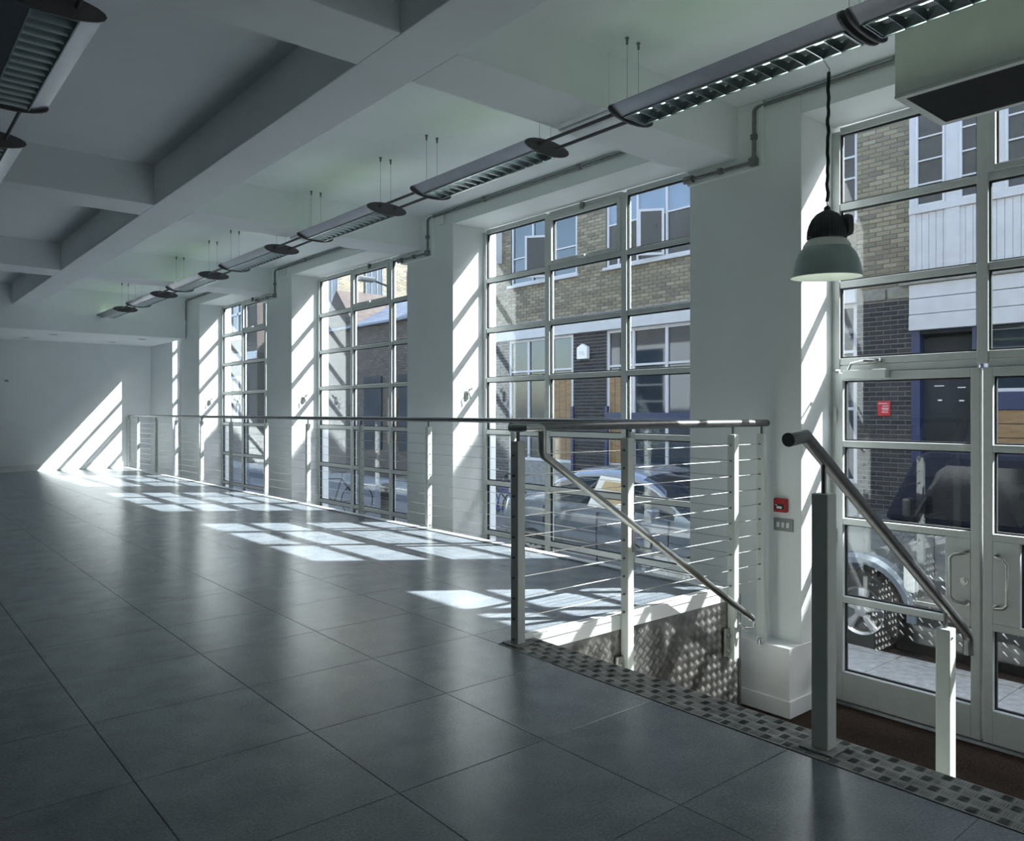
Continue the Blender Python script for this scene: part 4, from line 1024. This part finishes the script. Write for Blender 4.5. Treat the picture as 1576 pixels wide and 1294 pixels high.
def gmat(i, j):
    u = 0.62+(3.45-0.62)*(i+0.5)/M2; n2 = len(gs[0])
    side = j in (1, n2-3)
    roof = 1.42 <= u <= 2.62
    if side: return 1 if (1.02 < u < 3.22 and not (2.02 < u < 2.10)) else 0
    if j in (0, n2-2, n2-1): return 0
    if roof: return 0
    if j in (2, n2-4): return 0
    return 1
MB().loft(gs, mif=gmat).build('cabin', ['silver', 'car_glass'], car, smooth=True)
for s in (-1, 1):
    for u in (0.85, 3.55):
        yc = U(u)-6.5; wheel(car, s*0.74, yc, 0.30, 0.30, 0.19, 0.19, s)
        MB().lathe([(0.31, 0), (0.375, 0.0), (0.375, s*0.012), (0.31, s*0.012)], (s*(interp(halfw, u)*0.992), yc, 0.33), 'x', 40).build('arch_lip', 'silver', car, smooth=True)
        MB().lathe([(0, 0), (0.345, 0.0), (0.345, s*0.006), (0, s*0.006)], (s*(interp(halfw, u)*0.975), yc, 0.32), 'x', 40).build('wheel_arch', 'black', car)
    for u in (1.08, 2.06, 3.16):
        MB().box(s*0.80, s*(interp(halfw, u)+0.003), U(u)-6.5-0.003, U(u)-6.5+0.003, 0.30, 0.90).build('door_gap', 'black', car, fixn=False)
    for u in (1.25, 2.22):
        MB().box(s*(interp(halfw, u)*0.97), s*(interp(halfw, u)+0.022), U(u)-6.5-0.10, U(u)-6.5+0.08, 0.765, 0.80).build('door_handle', 'silver', car, bevel=0.01, fixn=False)
    MB().box(s*0.80, s*0.98, U(2.98)-6.5-0.05, U(2.98)-6.5+0.06, 0.92, 1.03).build('door_mirror', 'silver', car, bevel=0.03, fixn=False)
    MB().box(s*0.80, s*(0.862), -2.0, 2.05, 0.50, 0.535).build('rub_strip', 'steel_dark', car, bevel=0.008, fixn=False)
    MB().box(s*0.30, s*0.58, U(0.02)-6.5-0.02, U(0.02)-6.5+0.03, 0.62, 0.72).build('tail_lamp', 'lamp_red', car, bevel=0.02, fixn=False)
# sun shade with card in the front door window
ss = empty('sun_screen', (7.0, 6.5, 0.1)); tag(ss, 'white sheet with brown card filling a side window of the silver car', 'sun screen')
def sp(u, k, off=0.0):
    zt_ = interp(topz, u); zb_ = interp(belt, u)-0.02; h = interp(halfw, u)*0.945; ht = h*(1-0.24)
    z = zb_+(zt_-zb_)*k; return Vector((7.83-(h-(h-ht)*k*0.9)-0.006-off, U(u), ZG+z))
def sheet(u0, u1, k0, k1, off, m, nm, slant=0.0):
    a, b, c, d = sp(u0+slant, k0, off), sp(u1, k0, off), sp(u1-0.0, k1, off), sp(u0+slant*0.2+0.05, k1, off); n_ = Vector((-0.004, 0, 0))
    return child(MB().add([a, b, c, d, a+n_, b+n_, c+n_, d+n_], [(0,1,2,3),(7,6,5,4),(0,4,5,1),(1,5,6,2),(2,6,7,3),(3,7,4,0)]).build(nm, m), ss)
sheet(1.93, 2.48, 0.10, 0.82, 0.0, 'white_plastic', 'sheet', -0.08)
sheet(2.02, 2.44, 0.52, 0.72, 0.005, 'cardboard', 'card', 0.0); sheet(1.98, 2.44, 0.22, 0.42, 0.005, 'cardboard', 'card', 0.0)

# four-wheel drive, nose towards +y
jp = empty('four_wheel_drive', (7.72, 2.0, ZG)); tag(jp, 'dark topped silver four-wheel drive parked outside the entrance doors', 'car')
hw = 0.80; JY = 2.0
def jb(nm, x0, x1, y0, y1, z0, z1, m, bv=0.02, par=jp): return MB().box(x0, x1, y0-JY, y1-JY, z0-ZG, z1-ZG).build(nm, m, par, bevel=bv, fixn=False)
F_Y, R_Y = 3.34, 0.80
# body side profile (y, z) swept across the width
prof = [(0.05, -0.52), (0.05, 0.20), (2.95, 0.22), (3.20, 0.20), (3.90, 0.10), (3.98, -0.02), (3.98, -0.50), (3.82, -0.55)]
for yc in (F_Y, R_Y):
    pass
def arch(yc, r, zc, n=12): return [(yc+r*math.cos(PI*i/n), zc+r*math.sin(PI*i/n)) for i in range(n+1)]
lower = [(0.05, -0.52), (0.05, 0.20), (2.95, 0.22), (3.20, 0.20), (3.90, 0.10), (3.98, -0.02), (3.98, -0.50), (F_Y+0.46, -0.55)]+arch(F_Y, 0.44, -0.60)+[(F_Y-0.47, -0.55), (R_Y+0.47, -0.55)]+arch(R_Y, 0.44, -0.60)+[(0.3, -0.55)]
MB().prism([(y-JY, z-ZG) for y, z in lower], 'x', -hw+0.03, hw-0.03).build('body', 'gunmetal', jp, bevel=0.03)
MB().prism([(y-JY, z-ZG) for y, z in [(0.10, 0.20), (0.16, 0.70), (0.34, 0.815), (2.80, 0.835), (2.93, 0.79), (3.20, 0.215)]], 'x', -hw+0.09, hw-0.09).build('dark_top', 'canvas', jp, bevel=0.05)
for s in (-1, 1):
    xs_ = s*(hw-0.088)
    for y0, y1, m in ((0.45, 1.30, 'vinyl_window'), (1.42, 2.78, 'vinyl_window')):
        pts = [(y0, 0.26), (y0+0.03, 0.66), (y0+0.12, 0.72), (y1-0.12, 0.72), (y1-0.04, 0.66), (y1+(0.12 if y1 > 2 else 0), 0.26)]
        MB().prism([(y-JY, z-ZG) for y, z in pts], 'x', xs_-0.004 if s > 0 else xs_-0.006, xs_+0.006 if s > 0 else xs_+0.004).build('side_window', m, jp)
    # flares: curved section over each wheel
    for yc in (F_Y, R_Y):
        mb = MB(); ring = []
        for i in range(19):
            t = PI*(-0.02+1.04*i/18); c, q = math.cos(t), math.sin(t)
            ring.append([(s*(hw-0.05), yc-JY+0.50*c, -0.60-ZG+0.52*q), (s*(hw+0.05), yc-JY+0.49*c, -0.60-ZG+0.51*q), (s*(hw+0.075), yc-JY+0.46*c, -0.60-ZG+0.47*q), (s*(hw+0.07), yc-JY+0.42*c, -0.60-ZG+0.42*q), (s*(hw-0.05), yc-JY+0.42*c, -0.60-ZG+0.42*q)])
        mb.loft(ring).build('wheel_flare', 'silver', jp, smooth=True)
        wheel(jp, s*(hw-0.08), yc-JY, -0.61-ZG, 0.36, 0.215, 0.24, s)
    jb('door_gap', s*(hw-0.05), s*(hw-0.026), 2.735, 2.742, -0.45, 0.2, 'black', 0)
    jb('door_gap', s*(hw-0.05), s*(hw-0.026), 1.36, 1.367, -0.45, 0.2, 'black', 0)
    jb('indicator', s*(hw-0.03), s*(hw+0.062), 2.86, 2.955, -0.37, -0.13, 'white_plastic', 0.012)
    sp_ = jb('sill_plate', s*(hw-0.05), s*(hw+0.03), R_Y+0.47, F_Y-0.45, -0.80, -0.44, 'iron', 0.006)
    lm = MB()
    for i in range(26):
        for j in range(5):
            yy = R_Y+0.52+0.079*i-JY; zz = -0.765+0.07*j-ZG+(0.035 if i % 2 else 0)
            if zz > -0.46-ZG: continue
            x_ = s*(hw+0.0305); a = 0.022
            lm.add([(x_, yy-a, zz-0.016), (x_, yy-a+0.014, zz-0.020), (x_, yy+a, zz+0.016), (x_, yy+a-0.014, zz+0.020), (x_+s*0.006, yy-a*0.4, zz-0.006), (x_+s*0.006, yy+a*0.4, zz+0.006)], [(0,1,4),(1,5,4),(1,2,5),(2,3,5),(3,4,5),(3,0,4)])
    for i in range(22):
        for j in range(2):
            yy = R_Y+0.52+0.079*i-JY+0.02*j; zz = -0.30+0.07*j-ZG; x_ = s*(hw-0.0295); a = 0.022
            lm.add([(x_, yy-a, zz-0.012), (x_, yy-a+0.014, zz-0.016), (x_, yy+a, zz+0.012), (x_, yy+a-0.014, zz+0.016), (x_+s*0.006, yy-a*0.4, zz-0.006), (x_+s*0.006, yy+a*0.4, zz+0.006)], [(0,1,4),(1,5,4),(1,2,5),(2,3,5),(3,4,5),(3,0,4)])
    lo2 = lm.build('sill_lugs', 'alloy', jp, fixn=False); lo2['kind'] = 'stuff'
    jb('side_step', s*(hw-0.04), s*(hw+0.07), R_Y+0.50, F_Y-0.48, -0.46, -0.42, 'plate', 0.01)
    jb('door_mirror', s*(hw+0.02), s*(hw+0.16), 2.86, 2.93, 0.28, 0.44, 'black', 0.02)
    MB().lathe([(0, 0.0), (0.08, 0.0), (0.085, -0.04)], (s*0.55, 3.99-JY, -0.10-ZG), 'y', 20).build('head_lamp', 'car_glass', jp, smooth=True)
jb('front_bumper', -0.78, 0.78, 3.97, 4.07, -0.50, -0.34, 'iron', 0.02); jb('rear_bumper', -0.78, 0.78, -0.03, 0.06, -0.52, -0.38, 'iron', 0.02)
jb('grille', -0.38, 0.38, 3.975, 3.995, -0.30, 0.0, 'grille', 0.005)
MB().prism([(2.965-JY, 0.72-ZG), (3.19-JY, 0.24-ZG), (3.205-JY, 0.245-ZG), (2.98-JY, 0.725-ZG)], 'x', -0.62, 0.62).build('windscreen', 'car_glass', jp)

# ------------------------------------------------------------------ small street things
def bicycle(loc, rz, label, m, basket=False):
    e = empty('bicycle', loc, rz); tag(e, label, 'bicycle')
    for y in (-0.52, 0.52):
        w_ = MB().lathe([(0.315, -0.018), (0.335, -0.012), (0.335, 0.012), (0.315, 0.018), (0.315, -0.018)], (0, y, 0.335), 'x', 32).build('tyre', 'rubber', e, smooth=True)
        for k in range(9):
            t = PI*k/9; MB().tube([(0, y-0.315*math.cos(t), 0.335-0.315*math.sin(t)), (0, y+0.315*math.cos(t), 0.335+0.315*math.sin(t))], 0.0015, 4).build('spoke', 'steel', w_)
    fr = MB()
    A, B, C_, D, E_ = (0, -0.52, 0.335), (0, -0.05, 0.30), (0, -0.20, 0.78), (0, 0.36, 0.80), (0, 0.52, 0.335)
    for p, q in ((A, B), (A, C_), (B, C_), (B, D), (C_, D)): fr.tube([p, q], 0.015, 8)
    fr.build('frame', m, e, smooth=True)
    MB().tube([(0, 0.34, 0.90), (0, 0.40, 0.68), (0, 0.50, 0.34)], 0.013, 8).build('fork', m, e, smooth=True)
    MB().tube([(-0.27, 0.26, 0.99), (-0.15, 0.36, 1.0), (0, 0.34, 0.96), (0.15, 0.36, 1.0), (0.27, 0.26, 0.99)], 0.012, 8).build('handlebar', 'steel', e, smooth=True)
    MB().loft([[(-0.02, 0.02, 0.90), (0.02, 0.02, 0.90), (0.02, 0.02, 0.93), (-0.02, 0.02, 0.93)], [(-0.07, -0.28, 0.90), (0.07, -0.28, 0.90), (0.06, -0.28, 0.95), (-0.06, -0.28, 0.95)]]).build('saddle', 'black', e)
    MB().tube([(0, -0.20, 0.78), (0, -0.22, 0.91)], 0.012, 8).build('seat_post', 'steel', e)
    MB().lathe([(0, -0.004), (0.08, -0.004), (0.08, 0.004), (0, 0.004)], (0.03, -0.05, 0.30), 'x', 20).build('chain_ring', 'steel_dark', e)
    return e
bicycle((7.4, 14.5, ZG), math.radians(75), 'bicycle standing on the street outside the third window', 'iron')
bicycle((9.3, 11.6, ZG), math.radians(20), 'blue bicycle beyond the rear of the silver car', 'bike_blue')
bicycle((9.9, 11.9, ZG), math.radians(35), 'dark bicycle next to the blue bicycle beyond the silver car', 'black')
bl = empty('bollard', (7.95, 13.3, ZG)); tag(bl, 'thick dark cast iron bollard with domed top outside the third window', 'bollard')
MB().lathe([(0, 0.0), (0.13, 0.0), (0.13, 0.06), (0.105, 0.09), (0.105, 0.62), (0.12, 0.64), (0.12, 0.68), (0.09, 0.74), (0, 0.76)], seg=24).build('shaft', 'iron', bl, smooth=True)
MB().lathe([(0.106, 0.50), (0.112, 0.50), (0.112, 0.55), (0.106, 0.55)], seg=24).build('band', 'iron', bl)
lpst = empty('lamp_post', (8.9, 14.6, ZG)); tag(lpst, 'slim grey lamp post rising behind the bollard', 'lamp post')
MB().lathe([(0.07, 0.0), (0.07, 0.7), (0.04, 0.8), (0.03, 4.6)], seg=16).build('column', 'steel_dark', lpst, smooth=True)
MB().tube([(0, 0, 4.6), (-0.1, 0, 4.85), (-0.5, 0, 4.95)], 0.025, 8).build('arm', 'steel_dark', lpst, smooth=True)
MB().box(-0.85, -0.45, -0.1, 0.1, 4.90, 5.0).build('lantern', 'switch', lpst, bevel=0.03, fixn=False)
